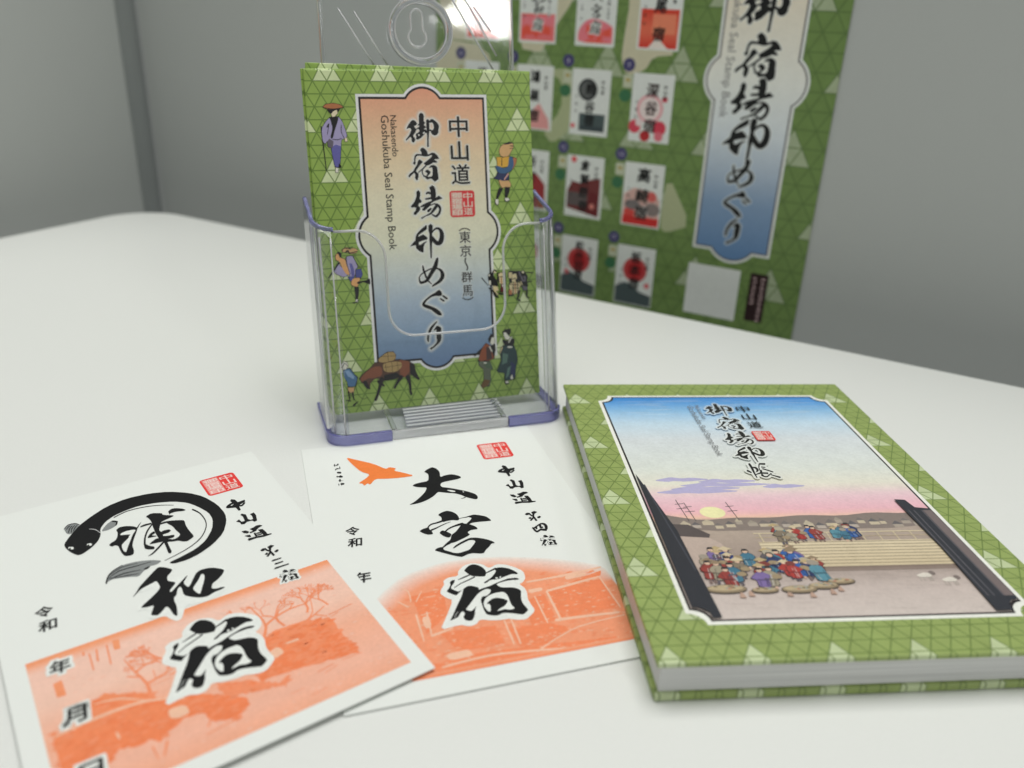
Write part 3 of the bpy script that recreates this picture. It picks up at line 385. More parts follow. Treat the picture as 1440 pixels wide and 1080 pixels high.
ART = {
 'eel_ink': ['2485,12038,2755,12478,3121,12970,3560,13348,4192,13778,4927,13973,5711,13897,6374,13642,6980,13159,7373,12600,7629,11776,7679,11002,7548,10462,7231,9830,6730,9349,6166,9025,5716,8897,5275,8918,5157,9074,5592,9182,6145,9376,6583,9705,6973,10266,7187,10879,7192,11405,6974,12036,6740,12483,6339,12835,5777,13086,5188,13203,4740,13139,4282,12991,3936,12735,3699,12377,3629,11926,3462,11592,3212,11321,2899,11100,2746,11098,2574,11431,2481,11785', '4256,12835,4479,12944,4719,13027,5013,13034,5316,12995,5590,12921,5843,12819,6061,12697,6265,12564,6274,12574,6273,12590,6070,12731,5853,12862,5600,12970,5324,13048,5019,13087,4722,13080,4479,13000,4254,12894,4243,12859', '6737,11881,6824,11704,6893,11507,6922,11227,6918,10936,6881,10703,6801,10476,6658,10214,6478,9970,6270,9785,6044,9636,5811,9519,5571,9425,5328,9345,5085,9272,5079,9256,5085,9243,5328,9308,5571,9381,5811,9471,6046,9585,6276,9732,6489,9919,6676,10170,6825,10443,6914,10688,6957,10945,6965,11255,6936,11555,6867,11774,6782,11962,6747,11948', '4391,9178,4637,9220,4506,9088,4388,9085', '3231,8984,3278,9141,3334,9288,3412,9426,3521,9551,3682,9647,3864,9735,3870,9757,3862,9771,3678,9693,3513,9604,3394,9484,3304,9345,3240,9188,3189,9029,3199,8972'],
 'eel_grey': ['3217,9040,3312,9321,3517,9577,3863,9753,4283,9711,4715,9534,5016,9302,4782,9167,4560,9229,4358,9041,4151,8823,3951,8951,3670,9054,3424,9135', '3677,12164,3939,12547,4182,12721,4303,12504,4214,12282,3936,12136', '2645,12996,2802,13217,3039,13188,3147,12999,2940,12629,2769,12558,2669,12666'],
 'eel_line': ['3334,9216,3499,9345,3685,9442,3943,9447,4218,9420,4457,9418,4688,9417,4693,9428,4690,9439,4460,9455,4223,9471,3948,9501,3685,9499,3494,9389,3329,9248,3325,9226', '3358,9156,3567,9196,3787,9216,4040,9187,4305,9138,4313,9151,4309,9166,4045,9234,3791,9280,3568,9249,3357,9198,3349,9175', '3503,9146,3685,9103,3863,9057,4027,9012,4186,8964,4194,8976,4190,8992,4033,9051,3870,9107,3690,9142,3506,9174,3499,9161', '3409,9397,3597,9522,3798,9613,4036,9607,4289,9566,4295,9576,4292,9588,4039,9640,3798,9657,3594,9560,3405,9431,3400,9409', '2724,12928,2766,12998,2804,13054,2834,13078,2865,13092,2872,13115,2864,13134,2831,13128,2794,13108,2752,13045,2709,12973,2708,12935', '2743,12674,2783,12801,2824,12911,2871,12990,2923,13060,2926,13087,2915,13097,2859,13036,2804,12958,2760,12835,2721,12703,2726,12668', '2831,12652,2855,12770,2886,12874,2938,12962,3001,13048,3004,13075,2993,13085,2926,13008,2865,12918,2830,12795,2806,12670,2814,12639', '2902,12689,2937,12779,2974,12859,3021,12932,3074,13002,3077,13029,3066,13039,3010,12979,2956,12910,2917,12815,2885,12718,2887,12687', '4137,12609,4214,12532,4250,12481,4237,12449,4189,12333,4188,12290,4208,12286,4274,12385,4320,12550,4245,12642,4156,12690,4132,12660', '2651,12976,2724,13100,2804,13192,2922,13202,3034,13163,3093,13082,3138,12980,3153,12986,3156,13018,3109,13124,3044,13213,2925,13254,2800,13242,2713,13143,2638,13016,2637,12983'],
 'eel_eye': ['2568,11619,2679,11549,2721,11607,2706,11701,2595,11772,2554,11713', '3133,11476,3239,11459,3276,11534,3253,11619,3146,11635,3110,11560'],
 'eel_pupil': ['2586,11593,2616,11591,2640,11645,2622,11702,2592,11704,2568,11650', '3137,11464,3168,11462,3193,11516,3175,11573,3144,11576,3120,11522'],
 'eel_gill': ['3373,12537,3458,12471,3534,12387,3589,12255,3637,12099,3650,12099,3654,12124,3608,12288,3552,12436,3469,12514,3379,12569,3370,12557'],
 'hawk': ['1733,14028,2160,13697,2799,13206,3202,12666,3366,12803,3630,12629,3493,12465,3830,12231,4249,11872,3653,11846,3026,11913,2669,11999,2398,11587,2328,11748,2166,11561,2131,11754,1963,11816,2319,12126,2517,12397,2186,12692,1907,13419'],
 'blob': ['1193,13510,1188,13405,1218,13353,1252,13406,1257,13511,1228,13563', '1284,13383,1382,13462,1390,13546,1353,13572,1272,13427,1269,13394', '1221,13040,1246,13089,1267,13121,1297,13119,1334,13106,1357,13148,1344,13199,1303,13204,1259,13194,1223,13146,1196,13092,1197,13043', '1386,13283,1374,13127,1391,13095,1412,13125,1424,13280,1407,13313', '1259,12782,1379,12734,1418,12801,1398,12885,1274,12907,1242,12851', '1200,12476,1262,12467,1284,12507,1272,12556,1211,12575,1186,12530', '1295,12428,1412,12413,1444,12468,1426,12536,1312,12577,1274,12509', '1352,12597,1334,12499,1347,12462,1370,12482,1387,12579,1375,12617', '1272,12283,1246,12164,1281,12086,1331,12143,1333,12268,1308,12324', '1230,12183,1412,12144,1417,12153,1414,12163,1232,12202,1227,12193', '1197,11944,1198,11845,1217,11821,1235,11854,1234,11953,1215,11977', '1299,11854,1410,11852,1439,11909,1421,11972,1312,11999,1276,11930', '1312,11916,1302,11836,1307,11809,1323,11816,1354,11874,1343,11930'],
 'c1m': ['548,3313,1253,3126,1651,3792,2127,4029,3169,3409,3276,3091,3629,2860,4206,2731,5242,1803,5237,1561,4814,1241,4282,1475,4121,1933,3686,1983,3269,1798,2986,1540,2768,1794,2459,1671,2101,1907,1746,1510,1543,846,472,1557', '5815,3690,6362,3769,6972,3972,7586,3883,8495,3609,8479,3151,8572,1756,7653,1932,6920,2066,6272,2154,5791,2205,5783,2875', '4761,2749,5459,2423,6151,1840,6541,1978,6350,1710,5509,1878,4823,2202', '1070,5161,1293,5208,1302,4532,1080,4555', '2768,6099,2955,6080,2905,5636,2738,5660'],
 'c1d': ['2868,5097,2935,4734,3003,4382,3086,4060,3143,3766,3129,3481,3093,3189,3141,3103,3203,3161,3227,3467,3227,3792,3152,4110,3056,4422,2976,4761,2895,5115,2878,5125', '3039,4357,3165,4448,3302,4525,3474,4556,3661,4573,3673,4599,3662,4624,3474,4619,3296,4598,3150,4530,3019,4448,3008,4388', '3189,3733,3399,3798,3602,3863,3776,3927,3943,3990,3950,4011,3940,4026,3772,3981,3596,3934,3392,3881,3181,3826,3162,3773', '2786,4337,3047,4154,3071,4178,3063,4222,2796,4383,2780,4367', '3313,4561,3328,4961,3317,4976,3306,4962,3284,4562,3298,4541', '3725,3877,3831,4143,3827,4165,3813,4163,3701,3903,3706,3874', '3452,3872,3468,4256,3458,4271,3446,4257,3423,3874,3436,3854', '6392,3572,6599,3910,6764,4269,6774,4628,6721,4946,6676,5218,6625,5476,6610,5482,6600,5457,6638,5191,6669,4913,6709,4599,6694,4295,6531,3995,6317,3684,6319,3573', '6699,4250,6888,4367,7091,4477,7339,4566,7607,4626,7883,4628,8165,4609,8181,4628,8175,4650,7893,4684,7616,4695,7342,4640,7089,4555,6879,4462,6686,4361,6662,4288', '7106,4498,7236,4747,7371,4963,7521,5083,7682,5174,7692,5200,7679,5214,7515,5128,7354,5005,7209,4782,7074,4534,7078,4493', '7619,4639,7861,4898,7866,4925,7850,4931,7604,4682,7598,4647', '6619,3693,6970,3788,7305,3860,7573,3834,7848,3829,8196,3984,8570,4189,8580,4214,8567,4227,8194,4041,7853,3907,7588,3919,7316,3952,6974,3891,6620,3806,6589,3742', '7856,3839,8017,3957,8171,4134,8278,4462,8370,4842,8361,4861,8344,4846,8249,4470,8144,4160,8003,4007,7845,3897,7833,3856', '8166,3950,8439,3702,8457,3712,8458,3737,8191,3997,8167,3983', '4354,1797,4086,1384,4088,1351,4110,1348,4392,1737,4390,1791', '3080,1489,2910,1059,2918,1023,2942,1025,3134,1431,3121,1494', '6260,1868,6295,1603,6311,1591,6325,1613,6322,1890,6289,1914', '2733,1471,2772,1030,2786,1015,2797,1032,2784,1475,2756,1505', '1966,6048,1944,5923,1963,5866,1998,5888,2021,6013,2001,6071', '2300,5966,2237,5451,2257,5406,2286,5431,2350,5946,2329,5993', '2582,5994,2518,5128,2537,5093,2561,5119,2626,5984,2606,6021', '2097,5883,2070,5150,2090,5117,2112,5144,2140,5877,2119,5911'],
 'c1l': ['791,3122,1259,3172,1760,3201,2359,3201,2958,3129,3437,2926,3881,2670,3897,2685,3892,2712,3450,2991,2967,3219,2360,3296,1755,3301,1252,3253,784,3187,773,3153', '1860,3758,2165,3693,2470,3582,2777,3352,3085,3076,3097,3084,3095,3105,2791,3398,2482,3648,2169,3744,1861,3792,1852,3777', '3391,2531,3828,2485,3868,2098,3561,2065,3374,2188', '6401,3167,6698,3260,6784,2918,6433,2795', '6949,3201,7308,3174,7343,3223,7325,3274,6961,3276,6935,3239', '2089,2443,2108,2209,2136,2179,2159,2215,2140,2449,2112,2480'],
 'c2d': ['7044,3566,8944,3868,9002,2241,6993,2177', '6042,3276,6873,3471,6852,2150,6014,2117', '3181,2491,4908,2406,4988,1539,3533,1575', '5268,2188,6531,2107,7242,1672,5800,976,5337,1330', '2660,4422,3733,4559,3604,3252,2795,2592', '2668,1244,4286,1376,5872,1189,8448,987,8462,624,5995,584,2858,709', '8086,3868,9172,4182,9059,3912,7645,3694', '4723,4948,6284,5222,6155,4803,4804,4566'],
 'c2l': ['7042,3527,8932,3814,8975,3872,8956,3921,7063,3657,7015,3586', '6959,3560,6940,2127,6980,2101,7022,2157,7044,3595,7002,3622', '8956,3839,9014,2215,9044,2204,9072,2246,9018,3874,8986,3886', '6511,4150,7163,4154,7829,4169,8521,4231,9230,4305,9264,4349,9251,4389,8544,4327,7854,4278,7186,4255,6531,4245,6495,4197', '6437,3627,6849,3632,6920,3724,6889,3816,6474,3809,6405,3717', '7861,3986,8537,4018,8616,4115,8589,4209,7915,4203,7828,4092', '5216,2534,5204,1466,5233,1444,5262,1483,5277,2553,5247,2576', '5440,2566,5395,1417,5424,1394,5454,1431,5502,2582,5472,2607', '5805,947,6495,1322,7240,1644,8095,1766,9002,1821,9023,1846,9015,1868,8107,1818,7244,1699,6490,1379,5796,1006,5781,965', '6794,2090,7044,2086,7401,2071,8082,2020,8880,1957,8925,2002,8914,2052,8117,2127,7435,2189,7078,2216,6829,2231,6771,2162', '2927,2381,3623,2584,3642,2624,3622,2654,2923,2494,2892,2429', '2960,3537,2900,2436,2923,2410,2949,2439,3027,3542,2996,3579', '2613,3494,2624,2269,2648,2246,2671,2276,2687,3507,2650,3545', '2937,1022,3693,1112,4550,1147,5734,1002,6913,810,7733,694,8449,592,8481,621,8474,656,7760,769,6941,895,5758,1088,4565,1233,3699,1197,2939,1105,2914,1060', '2784,3338,3026,3377,3011,2840,2792,2775', '3132,1567,3861,1603,3942,1296,3219,1264', '2631,4165,2655,4457,2647,4721,2540,4849,2410,4920,2394,4907,2398,4882,2521,4801,2607,4688,2612,4451,2589,4165,2608,4139', '2788,4104,3050,4586,3048,4611,3031,4610,2757,4142,2761,4102', '2194,4249,2467,3907,2494,3918,2496,3959,2217,4291,2195,4282', '6510,3409,6504,2098,6530,2080,6557,2117,6566,3431,6538,3449'],
}
FIGURES = [
 [('k', '523,12512,528,12332,539,12042,570,11422,607,10687,625,10675,642,10690,611,11427,587,12047,580,12337,578,12517,550,12535'), ('lav', '941,12880,1305,12913,1430,12745,1516,12509,1609,12136,1549,12035,1371,11986,1329,11902,951,11940,741,11908,664,11808,569,11910,559,12414,736,12680'), ('k', '926,12914,1305,12913,1275,12745,1127,12410,991,12007,890,12042,1026,12444,964,12746'), ('k', '803,12473,865,12595,870,12645,833,12454,770,12179,778,12169,790,12176,860,12450,905,12647,836,12610,773,12486,782,12467'), ('k', '1386,12578,1365,12423,1362,12271,1415,12131,1485,11997,1498,11995,1504,12007,1437,12141,1390,12277,1393,12423,1414,12576,1401,12588'), ('blu', '934,11940,1352,11969,1308,11631,1261,11257,1222,10984,1140,10832,1002,10852,955,11126,904,11568'), ('lav', '934,11940,1352,11969,1313,11699,1110,11769,912,11670'), ('k', '970,11980,1084,11960,1195,11951,1290,11976,1377,12011,1381,12023,1370,12029,1284,11998,1195,11978,1089,11984,975,12000,964,11991'), ('gry', '758,11908,853,12008,1017,11905,961,11635,774,11672'), ('skin', '991,13080,1259,13197,1281,13047,1150,12913,1045,12897'), ('k', '835,13263,1401,13247,1319,13080,1259,13197,1080,13114,1020,13014,905,13080'), ('brn', '684,13296,796,13413,1142,13453,1413,13397,1543,13298,1365,13231,1053,13207,815,13230'), ('k', '680,13277,880,13235,1087,13209,1313,13232,1543,13271,1550,13282,1541,13291,1311,13253,1090,13232,885,13256,686,13296,675,13288'), ('skin', '1497,12036,1601,12035,1608,11899,1502,11883'), ('wht', '1017,10817,1138,10798,1105,10610,1002,10629'), ('k', '1170,10985,1252,10915,1279,10812,1155,10797')],
 [('tan', '8467,11580,8646,11705,8928,11797,9082,11732,9091,11540,8943,11319,8868,11192,8621,11132,8451,11198,8407,11390'), ('k', '8663,11705,8893,11797,9082,11732,8889,11702,8679,11673'), ('k', '8920,11606,9077,11604,9091,11620,9078,11636,8921,11638,8906,11622'), ('k', '8915,11498,9055,11496,9066,11509,9056,11521,8916,11523,8905,11511'), ('brn', '9075,11124,9230,11058,9186,10833,9017,10579,8951,10677'), ('ylw', '8275,11137,8517,11133,8533,10685,8291,10722'), ('ylw', '8516,11102,8866,11160,8848,10711,8533,10685'), ('k', '8499,11102,8483,10750,8500,10737,8518,10750,8533,11101,8516,11114'), ('blu2', '8866,11160,9040,11125,9095,10771,8945,10516,8660,10393,8313,10433,8187,10724,8327,10753,8634,10619,8814,10744'), ('navy', '8278,10434,8834,10389,8824,10131,8541,10073,8300,10144,8095,10213,8238,10306'), ('pink', '8771,10409,8574,10152,8583,10120,8619,10121,8827,10371,8816,10411'), ('tan', '8318,10143,8541,10073,8822,10099,8920,9902,8844,9774,8600,9813,8492,9751,8377,9916'), ('k', '8337,9788,8509,9735,8377,9495,8263,9304,8159,9307,8223,9565'), ('k', '8618,9813,8862,9790,8799,9548,8703,9339,8581,9359,8590,9586'), ('wht', '8140,9275,8262,9272,8269,9044,8180,8998,8115,9114'), ('wht', '8560,9295,8720,9322,8821,9221,8643,9162'), ('k', '8106,9109,8149,9044,8195,8997,8242,9024,8279,9070,8276,9082,8262,9082,8227,9037,8201,9016,8166,9055,8124,9119,8111,9120'), ('k', '8548,9205,8597,9161,8660,9133,8742,9164,8827,9212,8830,9226,8815,9231,8731,9184,8659,9156,8612,9179,8566,9222,8550,9220')],
 [('k', '834,6822,690,6640,551,6465,429,6307,311,6156,315,6131,341,6131,470,6273,604,6422,745,6596,891,6777,881,6823'), ('tan', '1004,7334,1168,7425,1310,7404,1360,7316,1237,7208,1040,7247'), ('tan', '1332,7317,1510,7394,1704,7299,1638,7188,1404,7142,1292,7177'), ('k', '1026,7270,1065,7340,1112,7389,1201,7377,1308,7359,1403,7395,1490,7442,1494,7457,1480,7463,1392,7421,1306,7393,1205,7405,1106,7411,1045,7355,1002,7283,1008,7267'), ('k', '1169,7191,1234,7237,1256,7258,1254,7222,1316,7153,1480,7179,1674,7229,1682,7246,1668,7257,1474,7216,1325,7198,1310,7246,1289,7326,1199,7292,1134,7234,1134,7198'), ('lav', '827,6716,1011,6505,1188,6207,984,6161,708,6293,604,6414'), ('skin2', '717,7121,868,7227,946,7138,906,6997,1130,6928,1164,6640,1261,6404,1262,6231,1107,6269,982,6506,867,6856,727,6893'), ('k', '752,7205,871,7270,979,7193,965,7022,906,6997,835,7172'), ('lav', '1165,7012,1340,7060,1481,7024,1552,6819,1646,6526,1526,6475,1504,6188,1294,6085,1233,6406,1159,6755'), ('blu', '1288,6748,1400,6713,1469,6478,1476,6189,1356,6139'), ('k', '1168,7011,1168,6824,1182,6636,1233,6445,1297,6253,1310,6248,1318,6261,1255,6452,1204,6640,1191,6826,1190,7012,1179,7020'), ('k', '1469,6990,1529,6856,1593,6724,1669,6602,1749,6484,1764,6483,1769,6497,1689,6615,1613,6736,1550,6866,1490,7000,1476,7004'), ('navy2', '1553,6445,1786,6460,1826,6226,1758,6085,1528,6114'), ('navy2', '1184,6149,1473,6161,1376,6022,1283,5941'), ('skin2', '1409,6078,1729,6087,1620,5804,1554,5691,1412,5730,1301,5795,1312,5939'), ('k', '1606,5806,1725,5842,1836,5875,1932,5879,2025,5891,2089,5954,2073,5987,2084,5907,2091,5772,2114,5754,2138,5773,2142,5911,2131,6026,2042,6009,1992,5959,1926,5948,1828,5938,1710,5931,1586,5920,1550,5854'), ('k', '1424,5700,1626,5687,1602,5368,1541,5138,1440,5145,1443,5378'), ('wht', '1454,5144,1541,5138,1533,5021,1429,4999'), ('k', '1302,4981,1355,4965,1420,4970,1496,5026,1576,5098,1575,5113,1561,5116,1478,5049,1407,5002,1365,5011,1325,5034,1292,5017')],
 [('k', '7291,5731,7585,5368,7605,5367,7610,5385,7324,5754,7297,5755'), ('k', '7623,5924,7816,5931,7881,6092,7887,5799,8032,5588,8121,5399,8057,5274,7847,5342,7730,5331,7609,5614'), ('wht', '7649,5868,7717,5882,7713,5791,7655,5795'), ('wht', '7656,5593,7742,5588,7733,5386,7656,5391'), ('k', '8066,5917,8458,6004,8449,5341,8216,5356,8032,5588'), ('cream', '8122,5858,8261,5942,8393,5861,8389,5751,8136,5747'), ('cream', '8155,5728,8367,5697,8334,5385,8160,5415'), ('brn', '8237,5704,8235,5428,8258,5409,8281,5426,8284,5702,8260,5721'), ('red2', '8236,5373,8451,5378,8435,5009,8202,5024'), ('cream', '7847,5342,8058,5292,8108,5104,7971,5076,7840,5196'), ('k', '7615,5227,7728,5130,7814,5040,7842,4951,7876,4845,7979,4784,8080,4748,8114,4761,8106,4796,8024,4854,7970,4907,7942,4982,7893,5091,7775,5183,7645,5265,7614,5258'), ('k', '8095,4920,8424,4861,8461,4892,8437,4934,8108,4993,8071,4962'), ('k', '8632,5975,9220,5960,9082,5450,8649,5439'), ('cream', '8631,5939,8808,5965,8755,5636,8618,5645'), ('cream', '8781,5801,8979,5844,9031,5675,8962,5420,8768,5469'), ('k', '8796,5579,8974,5605,8986,5625,8967,5641,8789,5615,8777,5595'), ('cream', '8628,5404,9120,5429,9173,5258,9129,5149,9061,4930,8822,4871,8637,5144'), ('brn', '8901,5423,8900,4903,8922,4886,8943,4901,8945,5422,8923,5439'), ('k', '9078,5857,9378,5987,9565,5698,9514,5385,9587,5194,9350,5247,9195,5331,9010,5639'), ('gry', '9210,5720,9466,5686,9457,5445,9259,5439'), ('k', '9471,5853,9825,5798,9849,5819,9831,5846,9475,5889,9457,5873'), ('k', '9461,5362,9779,5425,9790,5446,9771,5462,9449,5417,9432,5385'), ('gry', '9271,5233,9527,5198,9521,5030,9323,5043'), ('k', '9452,5039,9435,4861,9441,4705,9533,4645,9626,4643,9648,4666,9628,4692,9552,4704,9517,4725,9524,4852,9550,5025,9506,5069'), ('k', '9076,5049,9043,4889,9013,4760,8974,4710,8956,4638,9032,4573,9125,4519,9173,4534,9165,4582,9077,4634,9026,4671,9043,4665,9094,4727,9134,4867,9173,5027,9133,5074'), ('k', '8565,4799,8801,4793,8829,4825,8800,4860,8565,4866,8537,4834'), ('brn', '8596,5109,8752,5081,8744,4877,8586,4869'), ('k', '8818,5392,8791,4892,8806,4879,8823,4890,8849,5390,8834,5403'), ('k', '9015,5416,9016,4932,9032,4920,9047,4932,9047,5415,9031,5427'), ('k', '8644,5344,9153,5283,9165,5295,9156,5309,8647,5369,8635,5358'), ('k', '8736,5154,9119,5139,9129,5149,9119,5161,8736,5176,8726,5166'), ('cream', '7844,5122,8019,4907,8056,4906,8064,4940,7890,5155,7852,5156'), ('k', '8094,5361,8147,5025,8165,5015,8178,5028,8125,5364,8108,5374'), ('k', '9233,5859,9338,5519,9366,5508,9384,5531,9278,5871,9250,5882'), ('gry', '9116,5914,9148,5718,9185,5697,9214,5725,9182,5922,9145,5942'), ('skin', '7883,5971,7929,5923,8003,5926,8014,5995,7968,6044,7894,6040'), ('k', '7892,6050,7990,5973,8037,5985,8034,6032,7925,6094,7890,6085'), ('cream', '8600,5839,8654,5776,8729,5768,8752,5835,8714,5907,8627,5916'), ('k', '8621,5915,8788,5911,8810,5939,8786,5966,8620,5963,8601,5939'), ('skin', '9263,5887,9291,5839,9353,5828,9377,5882,9350,5930,9287,5941'), ('cream', '9158,5452,9255,5281,9280,5275,9290,5297,9203,5472,9171,5479'), ('k', '8397,5934,8356,4977,8393,4945,8434,4972,8474,5929,8437,5961'), ('red2', '8253,5268,8303,5037,8372,5008,8415,5065,8328,5287,8282,5306'), ('wht', '8269,5355,8262,5281,8278,5263,8300,5274,8319,5346,8297,5370'), ('k', '8924,5564,8950,5469,8979,5456,8999,5480,8973,5574,8943,5588'), ('cream', '9082,5359,9164,5209,9201,5199,9218,5230,9154,5387,9105,5400'), ('k', '9183,5195,9264,5227,9273,5262,9239,5279,9159,5247,9150,5212')],
 [('wht', '599,2279,717,2425,865,2348,883,2189,780,2041,627,2056'), ('k', '618,2112,688,2246,746,2329,788,2283,842,2186,858,2183,864,2198,810,2300,737,2359,659,2265,585,2130,594,2108'), ('blu3', '655,2021,937,2089,1131,1785,1275,1644,1232,1489,1151,1242,810,1245,797,1469,664,1736'), ('sky', '714,1984,899,1998,1123,1691,1083,1568,847,1718'), ('k', '957,2080,1059,1902,1149,1744,1214,1657,1243,1583,1205,1456,1142,1312,1151,1294,1170,1299,1231,1446,1267,1582,1236,1669,1169,1758,1080,1914,979,2092,963,2095'), ('tan', '793,1215,1085,1185,1035,935,837,987'), ('k', '772,1020,818,649,844,631,867,653,846,1025,806,1053'), ('k', '954,968,1001,613,1028,595,1051,617,1028,974,988,1002'), ('k', '681,614,879,561,900,578,888,604,691,658,669,640'), ('k', '1020,323,1217,518,1217,539,1197,544,962,400,962,339'), ('k', '1155,1208,1173,1041,1209,880,1298,723,1414,612,1543,615,1675,659,1679,670,1669,677,1539,634,1421,630,1312,735,1226,887,1191,1044,1174,1210,1164,1216'), ('mane', '2100,2233,2446,2232,3212,2289,3653,2152,3899,1967,3915,1707,3607,1445,3221,1451,2864,1389,2449,1367,2081,1532,1815,1334,1763,1051,1561,1296,1442,1372,1332,1575,1534,1778,1863,2000'), ('chest', '1565,1775,1992,2052,2370,2048,2404,1628,1954,1513,1769,1563,1444,1404,1376,1538'), ('chest', '3210,2257,3653,2152,3688,1696,3413,1432,3198,1582'), ('k', '3681,2085,3869,2003,3931,1705,4028,1436,4115,1264,4048,1222,3770,1461,3652,1635'), ('k', '1483,1355,1545,1229,1612,1113,1693,1059,1762,1039,1801,1050,1797,1091,1763,1144,1741,1199,1700,1301,1654,1428,1538,1462'), ('k', '2256,1509,2220,1317,2180,1121,2105,908,2032,719,1981,618,1937,543,1968,466,2048,478,2088,559,2137,670,2216,861,2299,1075,2385,1257,2466,1435,2388,1557'), ('k', '2141,1303,2404,1097,2456,1103,2460,1156,2249,1417,2149,1405'), ('k', '3180,1542,3086,1391,3000,1242,2924,1113,2858,990,2881,932,2942,940,3012,1058,3089,1177,3205,1295,3331,1417,3303,1539'), ('k', '3435,1425,3511,1246,3575,1080,3582,930,3582,791,3593,678,3609,581,3676,545,3723,602,3698,693,3679,792,3688,925,3690,1090,3676,1281,3652,1478,3519,1539'), ('k', '2467,1622,3045,1694,3193,1518,2896,1386,2449,1367'), ('straw', '2269,2408,2665,2658,2951,2665,3067,2495,3020,2275,2507,2195,2258,2250'), ('straw', '2442,2169,2984,2214,3299,2153,3317,1926,3047,1726,2602,1737,2451,1848'), ('k', '2401,2483,3064,2455,3071,2462,3065,2471,2401,2499,2395,2491'), ('k', '2492,1964,3292,2017,3297,2025,3290,2033,2490,1980,2485,1972'), ('k', '2562,2189,2564,1772,2572,1766,2580,1772,2577,2189,2569,2195'), ('k', '2847,2194,2849,1745,2857,1738,2865,1744,2863,2194,2855,2200'), ('k', '3101,2171,3107,1784,3115,1778,3123,1784,3117,2170,3109,2177'), ('k', '2689,2655,2692,2241,2700,2234,2708,2240,2705,2655,2697,2662')],
 [('k', '6790,2087,6938,2165,7092,2250,7244,2373,7400,2500,7399,2564,7336,2580,7169,2466,7009,2358,6878,2248,6750,2143,6748,2100'), ('red3', '7195,2489,7374,2671,7572,2522,7808,2436,7750,1910,7402,1809,6960,1850,7044,2173'), ('dk', '7365,2474,7570,2489,7647,1919,7369,1845'), ('k', '7485,2860,7633,3110,7731,3004,7581,2720,7511,2693'), ('wht', '7658,2911,7796,2932,7818,2666,7676,2546,7578,2654'), ('k', '7572,2522,7815,2601,7836,2301,7719,1979'), ('wht', '7505,2480,7620,2242,7654,2231,7670,2261,7567,2505,7525,2517'), ('olv', '6960,1850,7504,1799,7659,1418,7520,1398,7533,927,7449,600,7174,595,7213,1427,6985,1648'), ('grn', '7226,1692,7537,1763,7659,1418,7352,1480'), ('brn2', '7040,675,7225,958,7496,864,7382,640,7102,535'), ('k', '7247,1783,7349,1774,7384,1810,7353,1853,7251,1862,7216,1826'), ('wht', '7226,1709,7328,1699,7357,1730,7332,1765,7229,1775,7201,1744'), ('k', '8182,3131,8325,3252,8636,3260,8591,2999,8483,2908,8246,3027'), ('wht', '8249,3093,8354,3117,8584,2833,8476,2743,8340,2788,8277,2925'), ('k', '8168,2802,8473,2677,8722,2822,8805,2715,8742,2454,8428,2415,8227,2565'), ('wht', '8509,2596,8675,2848,8665,2876,8634,2874,8467,2622,8478,2594'), ('dgr', '8224,2499,8742,2454,8868,2109,8906,1736,8802,1342,8750,907,8535,793,8220,791,8236,1161,7926,1224,7860,1298,8088,1745,8069,2114'), ('grn2', '8174,2137,8447,2046,8361,1652,8115,1575'), ('navy', '8572,1700,8774,1513,8715,911,8577,958,8486,1305'), ('grn2', '8385,1382,8564,1499,8440,1039,8258,855'), ('wht', '8443,2357,8633,2340,8668,2377,8636,2420,8446,2436,8411,2400'), ('wht', '8217,724,8342,779,8425,669,8249,653'), ('wht', '8506,932,8598,1058,8642,850,8536,810'), ('k', '8199,752,8227,669,8273,599,8352,595,8430,616,8439,639,8417,655,8344,636,8293,633,8265,684,8239,763,8214,773'), ('k', '8542,770,8754,817,8766,844,8740,863,8528,817,8516,789'), ('cream', '8119,2420,8017,2159,8030,2135,8055,2141,8182,2391,8161,2430')],
]


BLACK = (0.012, 0.012, 0.013); WHITE = (0.84, 0.86, 0.83)
def glyph(pr, name, cx, cy, k, layer, col=BLACK, hole=WHITE, halo_cols=None, whites=True, fat=0.0):
    bk, wh, ha, c = GLYPH[name]
    mv = lambda p: [(cx + x * k, cy + y * k) for x, y in p]
    bk = [mv(dec(p)) for p in bk]; wh = [mv(dec(p)) for p in wh]; ha = [mv(dec(p)) for p in ha]
    for p in ha: pr.poly(p, hole, layer - 1, True)
    if halo_cols:
        for i, (d, hc) in enumerate(halo_cols):
            for p in bk: pr.halo(p, d, hc, layer - len(halo_cols) + i)
    for p in bk:
        if fat: pr.halo(p, fat, col, layer)
        pr.poly(p, col, layer + 0.4, True)
    if whites:
        for p in wh: pr.poly(p, hole, layer + 1, True)
def seal(pr, cx, cy, s, layer, red, pale):
    h = s / 2; r = s * 0.1
    pts = []
    for ax, ay, a0 in ((h - r, h - r, 0), (-h + r, h - r, 90), (-h + r, -h + r, 180), (h - r, -h + r, 270)):
        for k in range(4):
            a = math.radians(a0 + 30 * k); pts.append((cx + ax + r * math.cos(a), cy + ay + r * math.sin(a)))
    pr.poly(pts, red, layer)
    pr.rect(cx - 0.44 * s, cy - 0.44 * s, cx + 0.005 * s, cy + 0.44 * s, mixc(red, pale, 0.45), layer + 1)
    for i, t in enumerate('中山道'): text(pr, t, cx + 0.23 * s, cy + (0.29 - 0.29 * i) * s, 0.36 * s, 0.27 * s, pale, layer + 2, 0.012)
    for i, t in enumerate('御宿場印'): text(pr, t, cx - 0.22 * s, cy + (0.33 - 0.22 * i) * s, 0.38 * s, 0.2 * s, pale, layer + 2, 0.02)
